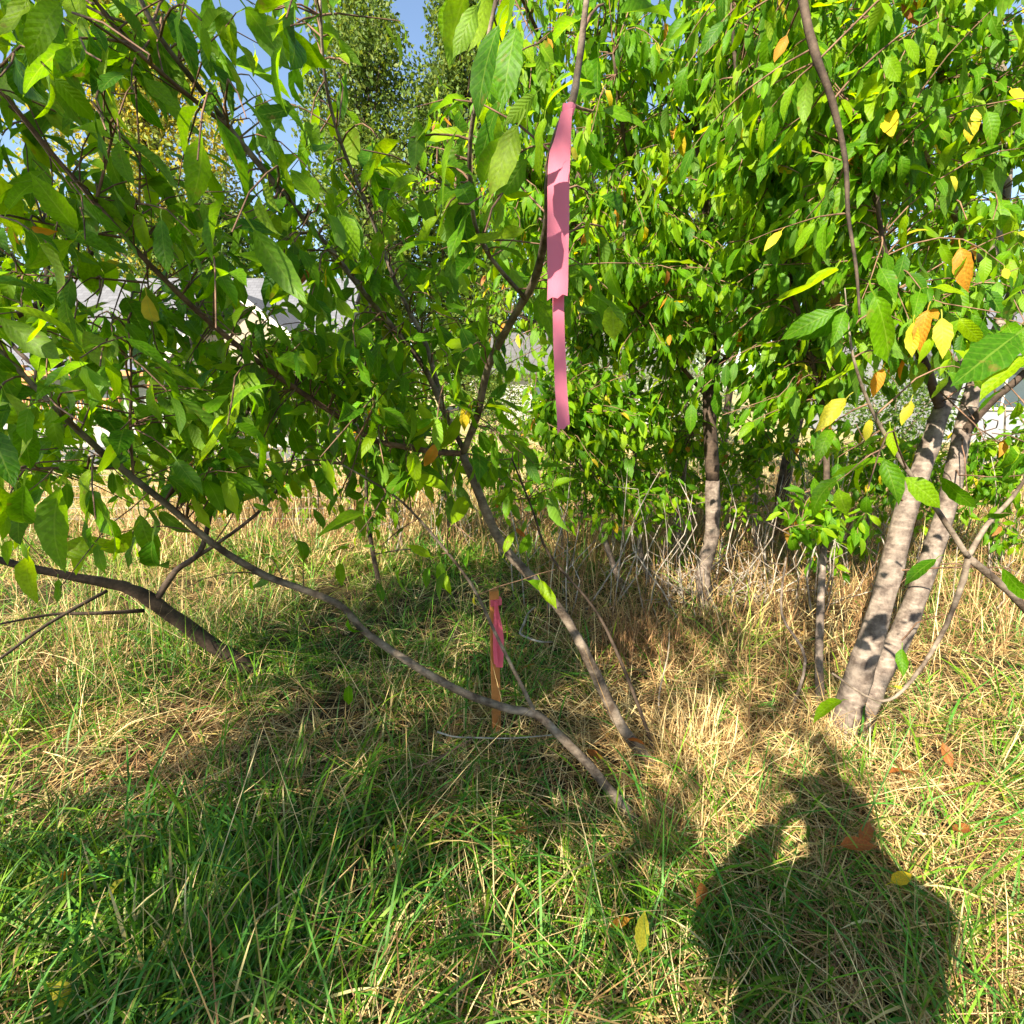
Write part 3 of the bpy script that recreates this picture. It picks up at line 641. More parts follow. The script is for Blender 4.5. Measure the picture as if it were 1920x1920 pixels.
for (b_, tp_, dl, nt_, cr_, lab) in (((1060,1062),(1035,790),4.2,50,.42,'thin leafy sapling just left of the twin stemmed sapling'),((1268,1085),(1285,720),4.2,70,.45,'leafy sapling close behind the left side of the upright trunk'),
        ((1420,1062),(1432,740),4.4,70,.45,'leafy sapling right of the upright trunk, behind the brush heap'),((1480,1330),(1474,1045),2.6,0,.2,'bare thin stick standing left of the pale sapling stem'),
        ((1650,1085),(1640,790),4.2,60,.42,'leafy sapling seen between the pale sapling and the twin trunks'),((1860,1105),(1885,760),3.8,70,.45,'leafy sapling just right of the twin trunks'),
        ((945,1015),(950,800),5.0,50,.5,'low leafy sapling left of the hanging ribbon'),((1310,1020),(1350,800),5.2,50,.5,'hindmost leafy sapling, behind the upright trunk'),((840,1010),(820,780),5.2,50,.55,'leafy sapling behind the fork of the leaning cherry'),
        ((760,1040),(735,800),4.6,45,.45,'leafy sapling left of the fork, behind the thin dark stem'),((600,1000),(590,790),5.0,45,.5,'leafy sapling behind the dark leaning trunk and before the cream gable'),
        ((1130,985),(1120,800),5.4,50,.5,'hindmost leafy sapling behind the twin stemmed sapling'),((1540,1010),(1560,820),5.4,40,.45,'hindmost leafy sapling behind the pale sapling'),((400,985),(385,800),5.2,40,.5,'leafy sapling in the dry grass behind the wire fence post'),
        ((1760,1020),(1740,830),5.0,40,.45,'low leafy sapling framed between the twin trunks')):
    g0 = G(*b_); Q = Tree('cherry_sapling', lab, 'tree', (g0[0], g0[1], 0), 'young cherry trees', 'bark_pale' if nt_ == 0 else 'bark_grey'); Q.sunny = .8
    t0 = P(*tp_, dl)
    Q.limb([g0+Vector((0,0,-.05)), g0.lerp(t0,.3)+rv()*.04, g0.lerp(t0,.65)+rv()*.05, t0], [.016,.013,.009,.004] if nt_ else [.008,.007,.006,.004], 'trunk', 8)
    for k in range(4 if nt_ else 0):
        o = g0.lerp(t0, .35+.15*k); d = Vector((random.gauss(0,1), random.gauss(0,1), .9)).normalized()*cr_*.8; Q.limb([o, o+d*.5, o+d+Vector((0,0,-.03))], [.006,.003], 'limb', 6)
    if nt_: Q.crown(g0.lerp(t0,.70), (cr_, cr_, cr_*1.15), int(nt_*1.5), .082, .7, .2)
    Q.finish()
for px_, py_, lab_ in ((900,1060,'leafy shoot low behind the stake, left of the leaning stem'),(1000,1050,'leafy shoot in shade just right of the leaning stem'),(1060,1090,'leafy shoot midway between leaning stem and twin stemmed sapling'),
        (1240,1120,'leafy shoot right of the twin stemmed sapling, in front of the brush heap'),(1280,1050,'leafy shoot behind the foot of the upright trunk, on its left'),(1385,1110,'leafy shoot close to the foot of the upright trunk, on its right'),
        (1440,1050,'leafy shoot at the back of the brush heap'),(1500,1140,'leafy shoot beside the bare thin stick left of the pale sapling'),(1610,1120,'leafy shoot between the pale sapling and the nearer twin trunk'),
        (1665,1030,'leafy shoot partly hidden behind the left twin trunk'),(1830,1120,'leafy shoot standing just right of the right twin trunk'),(1895,1040,'leafy shoot deep in the dry brush at the right edge'),
        (980,1000,'leafy shoot farthest back, seen above the stake'),(1720,1075,'leafy shoot in the gap between the two twin trunks')):
    g0 = G(px_, py_)
    Q = Tree('leafy_shoot', lab_, 'shoot', (g0[0], g0[1], 0), 'leafy shoots in the dry brush', 'bark_grey'); Q.sunny = .7
    t0 = g0+Vector((random.gauss(0,.12), random.gauss(0,.12), random.uniform(.45,.95)))
    Q.limb([g0+Vector((0,0,-.03)), g0.lerp(t0,.5)+rv()*.03, t0], [.006,.004,.002], 'stem', 6)
    Q.crown(g0.lerp(t0,.75), (.2,.2,.24), random.randint(7,14), .07, .6, .2)
    Q.finish(hero=60)
dV, dF, dn = [], [], 0
for k in range(170):
    g0 = G(random.uniform(960,1900), random.uniform(1000,1190)) if k % 5 else G(random.uniform(560,960), random.uniform(960,1060))
    t0 = g0+Vector((random.gauss(0,.22), random.gauss(0,.18), random.uniform(.3,1.15))); r_ = random.uniform(.0022,.0055)
    pp_, rr_ = smooth_path([g0, g0.lerp(t0,.4)+rv()*.04, g0.lerp(t0,.75)+rv()*.05, t0], [r_*1.2, r_, r_*.8, r_*.4], 2); V, F = tube_np(pp_, rr_, 5)
    dV.append(V); dF.append(F+dn); dn += len(V)
    if random.random() < .6:
        o = g0.lerp(t0, random.uniform(.4,.8)); V, F = tube_np([o, o+unit(rv()+Vector((0,0,.6)))*.12, o+unit(rv()+Vector((0,0,.6)))*.25], [r_*.7, r_*.5, r_*.3], 4, cap=False); dV.append(V); dF.append(F+dn); dn += len(V)
tag(obj('dead_stems', fast_mesh('dead_stems', np.vstack(dV), np.vstack(dF)), M['dead']), 'thin bare grey stems standing in the dry brush', 'dead stems', kind='stuff')
# --- cherries standing behind, filling the thicket
for (bx, by, hgt, cw, lean, lab) in ((0.75, 5.6, 5.2, 1.6, -.1, 'leafy cherry farther back, seen past the hanging ribbon'),
                                (2.7, 5.2, 5.6, 1.7, .2, 'leafy cherry farther back, between the upright trunk and the twin trunks'),
                                (5.0, 4.6, 5.8, 2.0, .2, 'leafy cherry farther back at the right edge, behind the twin trunks'),
                                (3.4, 8.5, 6.5, 2.3, 0, 'rearmost cherry of the thicket, standing over the dry grass')):
    T = Tree('cherry_tree', lab, 'tree', (bx, by, 0), 'young cherry trees', 'bark_dark')
    b = Vector((bx, by, 0)); T.sunny = .8
    tp = [b+Vector((0,0,-.05)), b+Vector((lean*.2,.05,.8)), b+Vector((lean*.6,0,1.7)), b+Vector((lean,.1,2.8)), b+Vector((lean*1.3,0,hgt*.7)), b+Vector((lean*1.3,.1,hgt*.95))]
    T.limb(tp, [.075,.06,.05,.04,.025,.010], 'trunk', 10)
    for q in range(9):
        a = q*2.4; z = 1.5+q*(hgt-2.4)/9; o = b+Vector((lean*z/3, 0, z)); R_ = cw*random.uniform(.6,.95)
        T.limb([o, o+Vector((math.cos(a)*R_*.4, math.sin(a)*R_*.4, .35)), o+Vector((math.cos(a)*R_*.8, math.sin(a)*R_*.8, .55)), o+Vector((math.cos(a)*R_, math.sin(a)*R_, .5))], [.022,.006], 'limb', 7)
    T.crown(b+Vector((lean,0,hgt*.62)), (cw, cw, hgt*.42), 420, .105, 1.0, .35, None, .03, .05, .2)
    T.finish(hero=300)

# --- shade tree standing behind the photographer to the left
T = Tree('cherry_tree', 'broad cherry standing behind the viewpoint and shading the near grass', 'tree', (-3.6, -3.0, 0), 'young cherry trees', 'bark_grey')
b = Vector((-3.6, -3.0, 0))
T.limb([b, b+Vector((.1,.1,1.2)), b+Vector((.3,.2,2.4)), b+Vector((.4,.3,3.6)), b+Vector((.5,.3,5.0))], [.12,.10,.08,.05,.02], 'trunk', 12)
for q in range(12):
    a = q*2.4; z = 1.9+q*.25; o = b+Vector((.25,.15,z)); R_ = random.uniform(1.2, 2.0)
    T.limb([o, o+Vector((math.cos(a)*R_*.5, math.sin(a)*R_*.5, .4)), o+Vector((math.cos(a)*R_, math.sin(a)*R_, .5))], [.03,.008], 'limb', 7)
T.crown(b+Vector((.35,.6,4.0)), (2.1,1.7,1.9), 520, .11, .8, .2, None, .02, .06, 1.0)
T.crown(b+Vector((-.5,.6,6.0)), (1.5,1.4,1.2), 200, .11, .8, .2, None, .02, .06, 1.0)
T.finish(hero=0)

# ------------------------------------------------------------------ far trees behind the houses
def far_tree(name, label, x, y, h, wx, wz0, n, pal, leaf=.2, cols=9, group='trees beyond the houses'):
    T = Tree(name, label, 'tree', (x, y, 0), group, 'bark_dark')
    b = Vector((x, y, 0))
    T.limb([b, b+Vector((.1,0,h*.3)), b+Vector((-.1,.1,h*.6)), b+Vector((.1,0,h*.93))], [.24,.18,.10,.03], 'trunk', 8)
    lumps = []
    for k in range(cols):
        a = k*2.4+random.random(); t = (k+.5)/cols; z = wz0+(h-wz0)*t*.93; rr = wx*math.sin(math.pi*(.18+.72*t))*random.uniform(.3,.95)
        c = b+Vector((math.cos(a)*rr, math.sin(a)*rr, z)); lumps.append((c, wx*random.uniform(.20,.40)*(1-.3*t)))
        T.limb([b+Vector((0,0,z*.7)), b.lerp(c, .5)+Vector((0,0,z*.42)), c], [.06,.015], 'limb', 5)
    for k in range(cols//3): lumps.append((b+Vector((random.gauss(0,.3),random.gauss(0,.3),wz0+(h*.97-wz0)*(k+.5)/(cols//3))), wx*.30))
    lv = []
    for _ in range(n):
        c, r = random.choice(lumps); d = unit(rv()); k = random.random()**.4
        q = c+Vector((d[0]*r, d[1]*r, d[2]*r*1.35))*k
        lv.append((q, unit(rv()+Vector((0,0,-.5))), rv()+Vector((0,0,.6)), leaf*random.uniform(.6,1.3), 'g'))
    T.scatter(lv, 'crown', FAR, M['far_leaf'], pal)
FAR = [leaf_template(3, 0, .2, .5, 0, .34, 0, 0), leaf_template(3, 0, .4, .2, 0, .28, 0, 0)]
YG = np.array([(0.22,0.23,0.03),(0.30,0.27,0.03),(0.16,0.20,0.03),(0.12,0.17,0.03),(0.36,0.27,0.03)])
DG = np.array([(0.035,0.075,0.015),(0.05,0.10,0.015),(0.065,0.12,0.018),(0.10,0.15,0.02)])
OG = np.array([(0.065,0.115,0.015),(0.09,0.145,0.02),(0.13,0.165,0.02),(0.05,0.09,0.015)])
SG = np.array([(0.20,0.24,0.14),(0.26,0.29,0.18),(0.16,0.20,0.11)])
far_tree('ash_tree', 'tall tree turning yellow above the grey roof', -17.0, 28, 20, 5.2, 3.5, 30000, YG, .24, 50)
far_tree('ash_tree', 'dark dense round tree just behind the grey roof ridge', -13.5, 26, 10, 4.0, 3.0, 12000, DG, .22, 30)
far_tree('poplar_tree', 'tall full olive tree left of the ribbon against the sky', -7.2, 30, 20.5, 4.6, 2, 36000, OG, .25, 60)
far_tree('poplar_tree', 'second tall full olive tree, nearer the ribbon', -2.6, 30.5, 21.5, 4.6, 2, 36000, OG, .25, 60)
far_tree('poplar_tree', 'leafy olive tree at the back of the thicket behind the white house', 4.5, 36, 17, 4.5, 3, 12000, OG, .27, 30)
far_tree('ash_tree', 'broad green tree behind the grey sided house at the right', 19, 30, 15, 5.5, 3, 8000, DG, .3)
far_tree('ash_tree', 'broad green tree between the two houses at the right', 11, 34, 13, 5, 2.5, 7000, DG, .3)
far_tree('ash_tree', 'low green tree at the far left behind the house', -27, 27, 11, 5, 3, 7000, DG, .3)
for x_, y_, h_, w_, pal_, lab_ in ((-22,33,12,5,DG,'dark green tree behind the left end of the grey roof'),(-9,35,12,5,OG,'rounded olive tree in the gap between yellow tree and slim trees'),(-1.5,38,11,5,DG,'dark green tree low behind the slim olive trees'),
        (3,33,9,4,OG,'low olive tree over the white house roof'),(8,38,12,5,DG,'dark tree behind the white house, right end'),(24,26,10,5,OG,'olive tree at the far right behind the grey house'),(-32,34,14,6,OG,'olive tree far off at the left edge')):
    far_tree('ash_tree', lab_, x_, y_, h_, w_, 1.2, 8000, pal_, .28, 26)
def shrub(name, label, x, y, h, w, n, pal, leaf=.10, group='grey green shrubs by the white house'):
    T = Tree(name, label, 'shrub', (x, y, 0), group, 'bark_grey'); b = Vector((x, y, 0))
    for k in range(5):
        a = k*1.3; T.limb([b, b+Vector((math.cos(a)*w*.3, math.sin(a)*w*.3, h*.4)), b+Vector((math.cos(a)*w*.6, math.sin(a)*w*.6, h*.8))], [.03,.01], 'limb', 5)
    lv = []
    for _ in range(n):
        d = unit(rv()); k = random.random()**.35
        q = b+Vector((d[0]*w*k*(1+.25*math.sin(d[2]*9)), d[1]*w*k, h*.55+d[2]*h*.5*k+.12*math.sin(q0 if False else d[0]*8)))
        lv.append((q, unit(d+rv()*.6), rv(), leaf*random.uniform(.6,1.3), 'g'))
    T.scatter(lv, 'crown', FAR, M['far_leaf'], pal)
shrub('sage_bush', 'big pale sage bush right of the hanging ribbon', 2.6, 15.5, 3.2, 1.5, 5000, SG)
shrub('sage_bush', 'smaller grey sage bush nearer the upright trunk', 4.9, 15.0, 2.6, 1.3, 4000, SG)
shrub('sage_bush', 'green shrub on the dry lawn left of the ribbon', -.6, 17, 2.4, 1.3, 3500, OG)
shrub('laurel_bush', 'dark rounded bush before the cream gable', -8.6, 16.0, 2.2, 1.2, 4000, DG, .12, 'dark bushes before the cream gable')
shrub('laurel_bush', 'taller dark bush at the right corner of the cream gable', -6.0, 16.4, 3.2, 1.5, 5000, DG, .12, 'dark bushes before the cream gable')
shrub('sage_bush', 'low round green shrub beside the lot at the right', 9.5, 13.2, 2.0, 1.3, 3500, DG)

# ------------------------------------------------------------------ houses
def siding(name, c, step):
    m, t, b = mat_new(name)
    tc = N(t, 'ShaderNodeTexCoord'); sx = N(t, 'ShaderNodeSeparateXYZ'); t.links.new(tc.outputs['Object'], sx.inputs[0])
    mu = N(t, 'ShaderNodeMath', operation='MULTIPLY'); mu.inputs[1].default_value = 1/step; t.links.new(sx.outputs[2], mu.inputs[0])
    fr = N(t, 'ShaderNodeMath', operation='FRACT'); t.links.new(mu.outputs[0], fr.inputs[0])
    bp = N(t, 'ShaderNodeBump'); bp.inputs['Strength'].default_value = 1; bp.inputs['Distance'].default_value = 0.02; t.links.new(fr.outputs[0], bp.inputs['Height']); t.links.new(bp.outputs[0], b.inputs['Normal'])
    nz = N(t, 'ShaderNodeTexNoise'); nz.inputs['Scale'].default_value = 3; rp = ramp(t, [(.3, [x*.9 for x in c]), (.7, c)]); t.links.new(nz.outputs[0], rp.inputs[0]); t.links.new(rp.outputs[0], b.inputs['Base Color'])
    b.inputs['Roughness'].default_value = .7
    return m
def shingles(name, c):
    m, t, b = mat_new(name)
    tc = N(t, 'ShaderNodeTexCoord'); br = N(t, 'ShaderNodeTexBrick'); br.inputs['Scale'].default_value = 2.2; br.inputs['Mortar Size'].default_value = .012
    br.inputs['Color1'].default_value = (*[x*.85 for x in c], 1); br.inputs['Color2'].default_value = (*[x*1.15 for x in c], 1); br.inputs['Mortar'].default_value = (*[x*.5 for x in c], 1)
    br.inputs['Row Height'].default_value = .3
    t.links.new(tc.outputs['Object'], br.inputs['Vector']); t.links.new(br.outputs[0], b.inputs['Base Color']); b.inputs['Roughness'].default_value = .9
    return m
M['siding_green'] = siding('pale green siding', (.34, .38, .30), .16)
M['siding_white'] = siding('white siding', (.36, .35, .33), .16)
M['siding_cream'] = siding('cream siding', (.34, .28, .20), .16)
M['siding_grey'] = siding('grey siding', (.28, .29, .31), .16)
M['roof_grey'] = shingles('grey shingles', (.115, .115, .128))
M['roof_dark'] = shingles('dark shingles', (.10, .095, .095))
M['trim'] = simple('cream trim paint', (.78, .70, .58), .6, .06)
M['cedar'] = simple('orange cedar post', (.42, .19, .07), .6, .25, 10)
M['glass'] = simple('window glass', (.05, .07, .08), .08, .1, 3, 0, .6)
M['fascia'] = simple('slate blue fascia', (.10, .12, .20), .6, .1)
M['porch_dark'] = siding('shaded green porch wall', (.27, .31, .25), .16)  # green siding darkened, porch shade put into the colour
def house(name, label, x0, x1, y0, y1, eave, ridge, wall, roof, group=None):
    h = thing(name, label, 'house', ((x0+x1)/2, y0, 0), group); ox, oy = (x0+x1)/2, y0
    m = MB(); ym = (y0+y1)/2-oy; a, c = x0-ox, x1-ox
    m.prism([(a,0,0),(a,y1-oy,0),(a,y1-oy,eave),(a,ym,ridge),(a,0,eave)], (c-a,0,0))
    obj('wall', m.mesh('wall'), wall, h)
    m = MB(); ov = .5; sl = (ridge-eave)/ym
    m.prism([(a-ov,-ov,eave-ov*sl+.02),(a-ov,ym,ridge+.02),(a-ov,y1-oy+ov,eave-ov*sl+.02),(a-ov,y1-oy+ov,eave-ov*sl+.17),(a-ov,ym,ridge+.19),(a-ov,-ov,eave-ov*sl+.17)], (c-a+2*ov,0,0))
    r = obj('roof', m.mesh('roof'), roof, h)
    return h, r
def window(h, x, z, w, hh, y=-.02, mull=2):
    m = MB(); t = .07
    m.box(x-w/2-t, x+w/2+t, y-.05, y+.02, z-t, z); m.box(x-w/2-t, x+w/2+t, y-.05, y+.02, z+hh, z+hh+t)
    m.box(x-w/2-t, x-w/2, y-.05, y+.02, z, z+hh); m.box(x+w/2, x+w/2+t, y-.05, y+.02, z, z+hh)
    for k in range(1, mull): q = x-w/2+w*k/mull; m.box(q-.02, q+.02, y-.04, y+.015, z, z+hh)
    f = obj('window', m.mesh('window'), M['trim'], h)
    for k in range(mull):
        g = MB(); g.box(x-w/2+w*k/mull+(.022 if k else 0), x-w/2+w*(k+1)/mull-(.022 if k < mull-1 else 0), y-.015, y+.01, z+.001, z+hh-.001); obj('pane', g.mesh('pane'), M['glass'], f)
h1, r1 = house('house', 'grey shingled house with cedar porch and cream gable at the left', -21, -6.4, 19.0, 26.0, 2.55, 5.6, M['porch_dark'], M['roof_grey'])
hx = -13.7
m = MB()
for sgn in (0,):
    # front gable wing
    gx0, gx1, ga = -10.4-hx, -6.3-hx, 4.1
    gm = (gx0+gx1)/2
    m.prism([(gx0,-1.6,0),(gx1,-1.6,0),(gx1,-1.6,2.6),(gm,-1.6,ga),(gx0,-1.6,2.6)], (0,1.58,0))
obj('gable_wing', m.mesh('gable_wing'), M['siding_cream'], h1)
m = MB()
for s_ in (-1, 1):
    e = Vector((gm+s_*2.45, -2.0, 2.3)); a_ = Vector((gm, -2.0, ga+.16))
    m.prism([e, a_, a_+Vector((0,0,.16)), e+Vector((0,0,.16))], (0,4.4,0))
gr_ = obj('roof', m.mesh('gable_roof'), M['roof_grey'], h1)
for s_ in (-1, 1):
    m = MB(); e = Vector((gm+s_*2.48, -2.06, 2.25)); a_ = Vector((gm, -2.06, ga+.12)); m.prism([e, a_, a_+Vector((0,0,.24)), e+Vector((0,0,.24))], (0,.05,0)); obj('barge_board', m.mesh('barge_board'), M['trim'], gr_)
m = MB(); m.box(-21.4-hx, -10.7-hx, -.62, -.52, 2.0, 2.22); obj('fascia', m.mesh('fascia'), M['fascia'], h1)
m = MB(); m.box(-20.5-hx, -10.5-hx, -1.5, -.01, 0, .35); obj('porch_floor', m.mesh('porch_floor'), M['concrete'], h1)
for x in (-19.2, -16.4, -13.4, -12.2, -10.8):
    m = MB(); m.box(x-hx-.09, x-hx+.09, -.66, -.50, .35, 2.3); pst = obj('post', m.mesh('post'), M['cedar'], h1)
m = MB(); m.box(-20.5-hx, -10.5-hx, -.72, -.66, 1.95, 2.12); obj('porch_beam', m.mesh('porch_beam'), M['cedar'], h1)
rl = MB(); rl.box(-19.1-hx, -13.5-hx, -.62, -.54, 1.15, 1.22); rl.box(-19.1-hx, -13.5-hx, -.61, -.55, .48, .54)
ro = obj('railing', rl.mesh('railing'), M['cedar'], h1)
bal = MB(); bal.box(-.02, .02, -.60, -.56, .541, 1.149); bme = bal.mesh('baluster'); bme.materials.append(M['cedar'])
for k in range(40):
    o = bpy.data.objects.new('baluster', bme); COL.objects.link(o); o.parent = ro; o.location = (-19.0-hx+k*.14, 0, 0)
window(h1, -17.8-hx, 1.0, 1.3, 1.0); window(h1, -14.6-hx, 1.0, 1.2, 1.0); window(h1, -8.3-hx, 1.0, 1.4, 1.1, -1.62)
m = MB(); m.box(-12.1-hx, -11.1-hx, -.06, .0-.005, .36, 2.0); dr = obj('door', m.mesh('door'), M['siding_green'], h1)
m = MB(); m.box(-11.25-hx, -11.18-hx, -.11, -.06, 1.1, 1.17); obj('handle', m.mesh('handle'), M['porch_dark'], dr)
h2, r2 = house('house', 'small white house glimpsed behind the hanging ribbon', -.5, 7.5, 24, 30, 2.4, 4.0, M['siding_white'], M['roof_dark'])
window(h2, -2, 1.0, 1.2, 1.0); window(h2, 1.5, 1.0, 1.2, 1.0)
h3, r3 = house('house', 'grey sided house beyond the paved lot at the right', 12, 22, 15.5, 22, 2.6, 4.6, M['siding_grey'], M['roof_grey'])
window(h3, -3, 1.0, 1.4, 1.1); window(h3, 1, 1.0, 1.4, 1.1)

# ------------------------------------------------------------------ wire fence at the left
M['wire'] = simple('galvanised wire', (.35, .34, .32), .5, .2); M['rust'] = simple('rusty steel', (.16, .08, .045), .8, .3, 20)
fy = 5.6
fence = thing('wire_fence', 'thin square mesh wire fence on rusty posts across the dry grass at the left', 'fence', (-3.5, fy, 0))
for x in (-5.2, -3.45, -1.7):
    m = MB(); m.tube([(x+3.5, 0, -.1), (x+3.5, .01, .5), (x+3.52, 0, 1.05)], [.018,.018,.016], 6); obj('post', m.mesh('post', True), M['rust'], fence)
m = MB()
for z in (.12,.24,.36,.48,.60,.72,.84,.96): m.tube([(-1.7, .02, z), (0, .03, z+.01), (1.8, .02, z)], [.0022]*3, 4)
for k in range(24): x = -1.7+k*.15; m.tube([(x, .02, .05), (x, .02, .98)], [.0018]*2, 4)
w_ = obj('wire_mesh', m.mesh('wire_mesh'), M['wire'], fence); w_['kind'] = 'stuff'

# ------------------------------------------------------------------ survey stake, ribbons
sb = G(931, 1372)
stake = thing('survey_stake', 'square orange brown wooden stake standing in the grass with pink ribbon round it', 'stake', (sb[0], sb[1], 0))
ztop = PY(935, 1106, sb[1])[2]
m = MB(); m.box(-.019, .019, -.012, .012, -.15, ztop); st = obj('stake_shaft', m.mesh('stake_shaft'), M['stake'], stake)
bv = st.modifiers.new('bevel', 'BEVEL'); bv.width = .002; bv.segments = 1
st.rotation_euler = (0, R(-.6), R(12))
def strip(path, widths, side, thick=.0004, bow=0.0):
    """thin film along a path: side vectors per point; closed mesh with thickness"""
    V, F = [], []; n = len(path); cs = (-1, -.5, 0, .5, 1); k = len(cs)
    for l in (0, 1):
        for p, w, s_ in zip(path, widths, side):
            s_ = unit(s_); nrm = unit(s_.cross(Vector((0, 0, 1))))
            for c in cs: V.append(tuple(Vector(p)+s_*(c*w/2)+nrm*((1-abs(c))*bow*w*.6+(thick if l else -thick))))
    o = n*k
    for i in range(n-1):
        for c in range(k-1):
            a = i*k+c; F.append((a, a+1, a+k+1, a+k)); F.append((o+a, o+a+k, o+a+k+1, o+a+1))
    return fast_mesh('film', np.array(V), np.array(F))
sr = thing('flagging_ribbon', 'short hot pink ribbon knotted round the top of the wooden stake', 'ribbon', (sb[0], sb[1], ztop-.08))
zz = lambda py: PY(935, py, sb[1])[2]-(ztop-.08)
m = MB(); q = .024; c_, s_ = math.cos(R(12)), math.sin(R(12))
loop = [(x*c_-y*s_, x*s_+y*c_) for x, y in ((-q,-.017),(q,-.017),(q,.017),(-q,.017))]
for a_ in range(4):
    (xa, ya), (xb, yb) = loop[a_], loop[(a_+1) % 4]
    zt, zb2 = zz(1122), zz(1134)
    m.quad((xa,ya,zb2),(xb,yb,zb2+.004),(xb,yb,zt+.003),(xa,ya,zt))
m.box(-.006, .010, -.030, -.018, zz(1136), zz(1122))
obj('knot', m.mesh('knot'), M['hot_ribbon'], sr)
pth, wid, sid = [], [], []
for k, (dx, py, w, tw) in enumerate(((.003,1126,.008,.2),(.007,1142,.018,.2),(.013,1165,.030,.15),(.018,1190,.034,.1),(.018,1215,.034,.1),(.015,1243,.032,.12))):
    pth.append(Vector((dx, -.032-.001*k, zz(py)))); wid.append(w); sid.append(Vector((math.cos(tw), -math.sin(tw), 0)))
obj('tail', strip(pth, wid, sid, .0004, .06), M['hot_ribbon'], sr)
pth2 = [Vector((dx, -.037-.002*k, zz(py))) for k, (dx, py) in enumerate(((.000,1126),(-.001,1150),(-.002,1180),(-.002,1210),(.002,1236)))]
obj('tail', strip(pth2, [.006,.012,.016,.019,.020], [Vector((.95,-.3,0))]*5, .0004, .15), M['hot_ribbon'], sr)

rp0 = P(1062, 205, .735); Yr = rp0[1]-.012
rib = thing('flagging_ribbon', 'long pale pink ribbon hanging from a cherry twig in front of the thicket', 'ribbon', tuple(rp0))
def RP(px, py, dy=0.0): return PY(px, py, Yr+dy)-rp0
m = MB()
for k in range(10):
    a0, a1 = k*.628, (k+1)*.628; r_ = .0065
    ax = unit(P(1080,150,.74)-P(1062,215,.745)); e1 = unit(ax.cross(Vector((0,1,0)))); e2 = ax.cross(e1); c0 = P(1069,205,.7475)-rp0
    f = lambda a, h: c0+e1*math.cos(a)*r_+e2*math.sin(a)*r_+ax*h
    m.quad(f(a0,-.006), f(a1,-.006), f(a1,.006), f(a0,.006))
m.box(*(c_ for c_ in (-.006+(rp0-rp0)[0], .004, -.012, -.001, -.010, .002)))
obj('knot', m.mesh('knot'), M['ribbon'], rib)
front = [(1063,206,.018,.6),(1060,225,.019,.5),(1057,245,.021,.3),(1054,265,.024,.15),(1050,285,.029,.05),(1048,310,.0305,0),(1047,350,.031,-.05),(1047,400,.031,.05),(1046,450,.031,.0),(1046,500,.0305,-.06),(1046,535,.030,-.05),(1045,556,.030,-.1)]
me = strip([RP(x, y, -.004) for x, y, w, t in front], [w for *_, w, t in front], [Vector((math.cos(t), -math.sin(t), 0)) for *_, t in front], .0003, .06)
mv = me.vertices; nv = len(mv)//2
for l in (0, nv):
    for c, dz in zip(range(5), (-.006, -.001, -.003, .003, .001)): mv[l+nv-5+c].co.z += dz
obj('tail', me, M['ribbon'], rib)
back = [(1062,210,.016,.8),(1056,300,.017,.3),(1053,400,.017,.2),(1050,480,.017,.2),(1047,540,.0175,.15),(1047,580,.0175,.15),(1048,630,.018,.12),(1050,680,.0185,.1),(1052,730,.019,.1),(1055,770,.0195,.12),(1057,803,.019,.12)]
me = strip([RP(x, y, .012) for x, y, w, t in back], [w for *_, w, t in back], [Vector((math.cos(t), math.sin(t), 0)) for *_, t in back], .0003, .08)
mv = me.vertices; nv = len(mv)//2
for l in (0, nv):
    for c, dz in zip(range(5), (-.010, .000, -.002, .004, .006)): mv[l+nv-5+c].co.z += dz
obj('tail', me, M['ribbon'], rib)

# ------------------------------------------------------------------ dead wood
def dead(name, label, pts, rad, mat='dead'):
    pts = [Vector(p) for p in pts]; b = pts[0]
    pp, rr = smooth_path([p-b for p in pts], rad, 3); V, F = tube_np(pp, rr, 6, .08)
    return tag(obj(name, fast_mesh(name, V, F), M[mat], loc=b), label, 'twig', 'dead twigs in the grass')
def GZ(px, py, z): return G(px, py, z)
dead('dead_twig', 'crooked bleached twig lying right of the stake', [GZ(1003,1138,.22),GZ(990,1150,.22),GZ(982,1170,.21),GZ(975,1187,.20),GZ(990,1196,.20),GZ(1012,1203,.20),GZ(1037,1204,.18)], [.004,.005,.006,.006,.006,.005,.003])
dead('dead_twig', 'thin horizontal grey twig in front of the stake base', [GZ(820,1372,.19),GZ(850,1381,.19),GZ(890,1383,.19),GZ(960,1384,.18),GZ(1035,1378,.17)], [.004,.003,.0028,.0025,.0025])
dead('dead_twig', 'forked orange twig dropping from the thin grey twig', [GZ(886,1384,.19),GZ(860,1400,.185),GZ(820,1422,.18),GZ(778,1440,.16)], [.003,.003,.003,.0025], 'twig')
dead('dead_twig', 'upright bare dead stem right of the leaning stem', [GZ(1236,1350,0),GZ(1236,1300,.1),G(1244,1340)+Vector((0,0,.30)),G(1244,1340)+Vector((.0,.0,.42))], [.004,.004,.0035,.003])
bs = []
for _ in range(110):
    c = G(random.choice((1275,1300,1370,1400,1420))+random.gauss(0,28), random.uniform(1075,1140)); a = random.gauss(0, .9)+(3.14 if random.random()<.5 else 0); L = random.uniform(.12,.5)
    c[2] = .02; up = abs(random.gauss(.45,.4))
    d = unit(Vector((math.cos(a), math.sin(a)*.7, up)))*L
    bs.append((c, c+d*.5+rv()*.05*L+Vector((0,0,.06*L)), c+d))
m = MB()
for a_, b_, c_ in bs: k = random.uniform(.5, 1.8); m.tube([a_, b_, c_], [.005*k, .0035*k, .0015*k], 4)
tag(obj('brush_pile', m.mesh('brush_pile', True), M['dead']), 'heap of bleached dead brush behind the upright trunk', 'brush pile', kind='stuff')

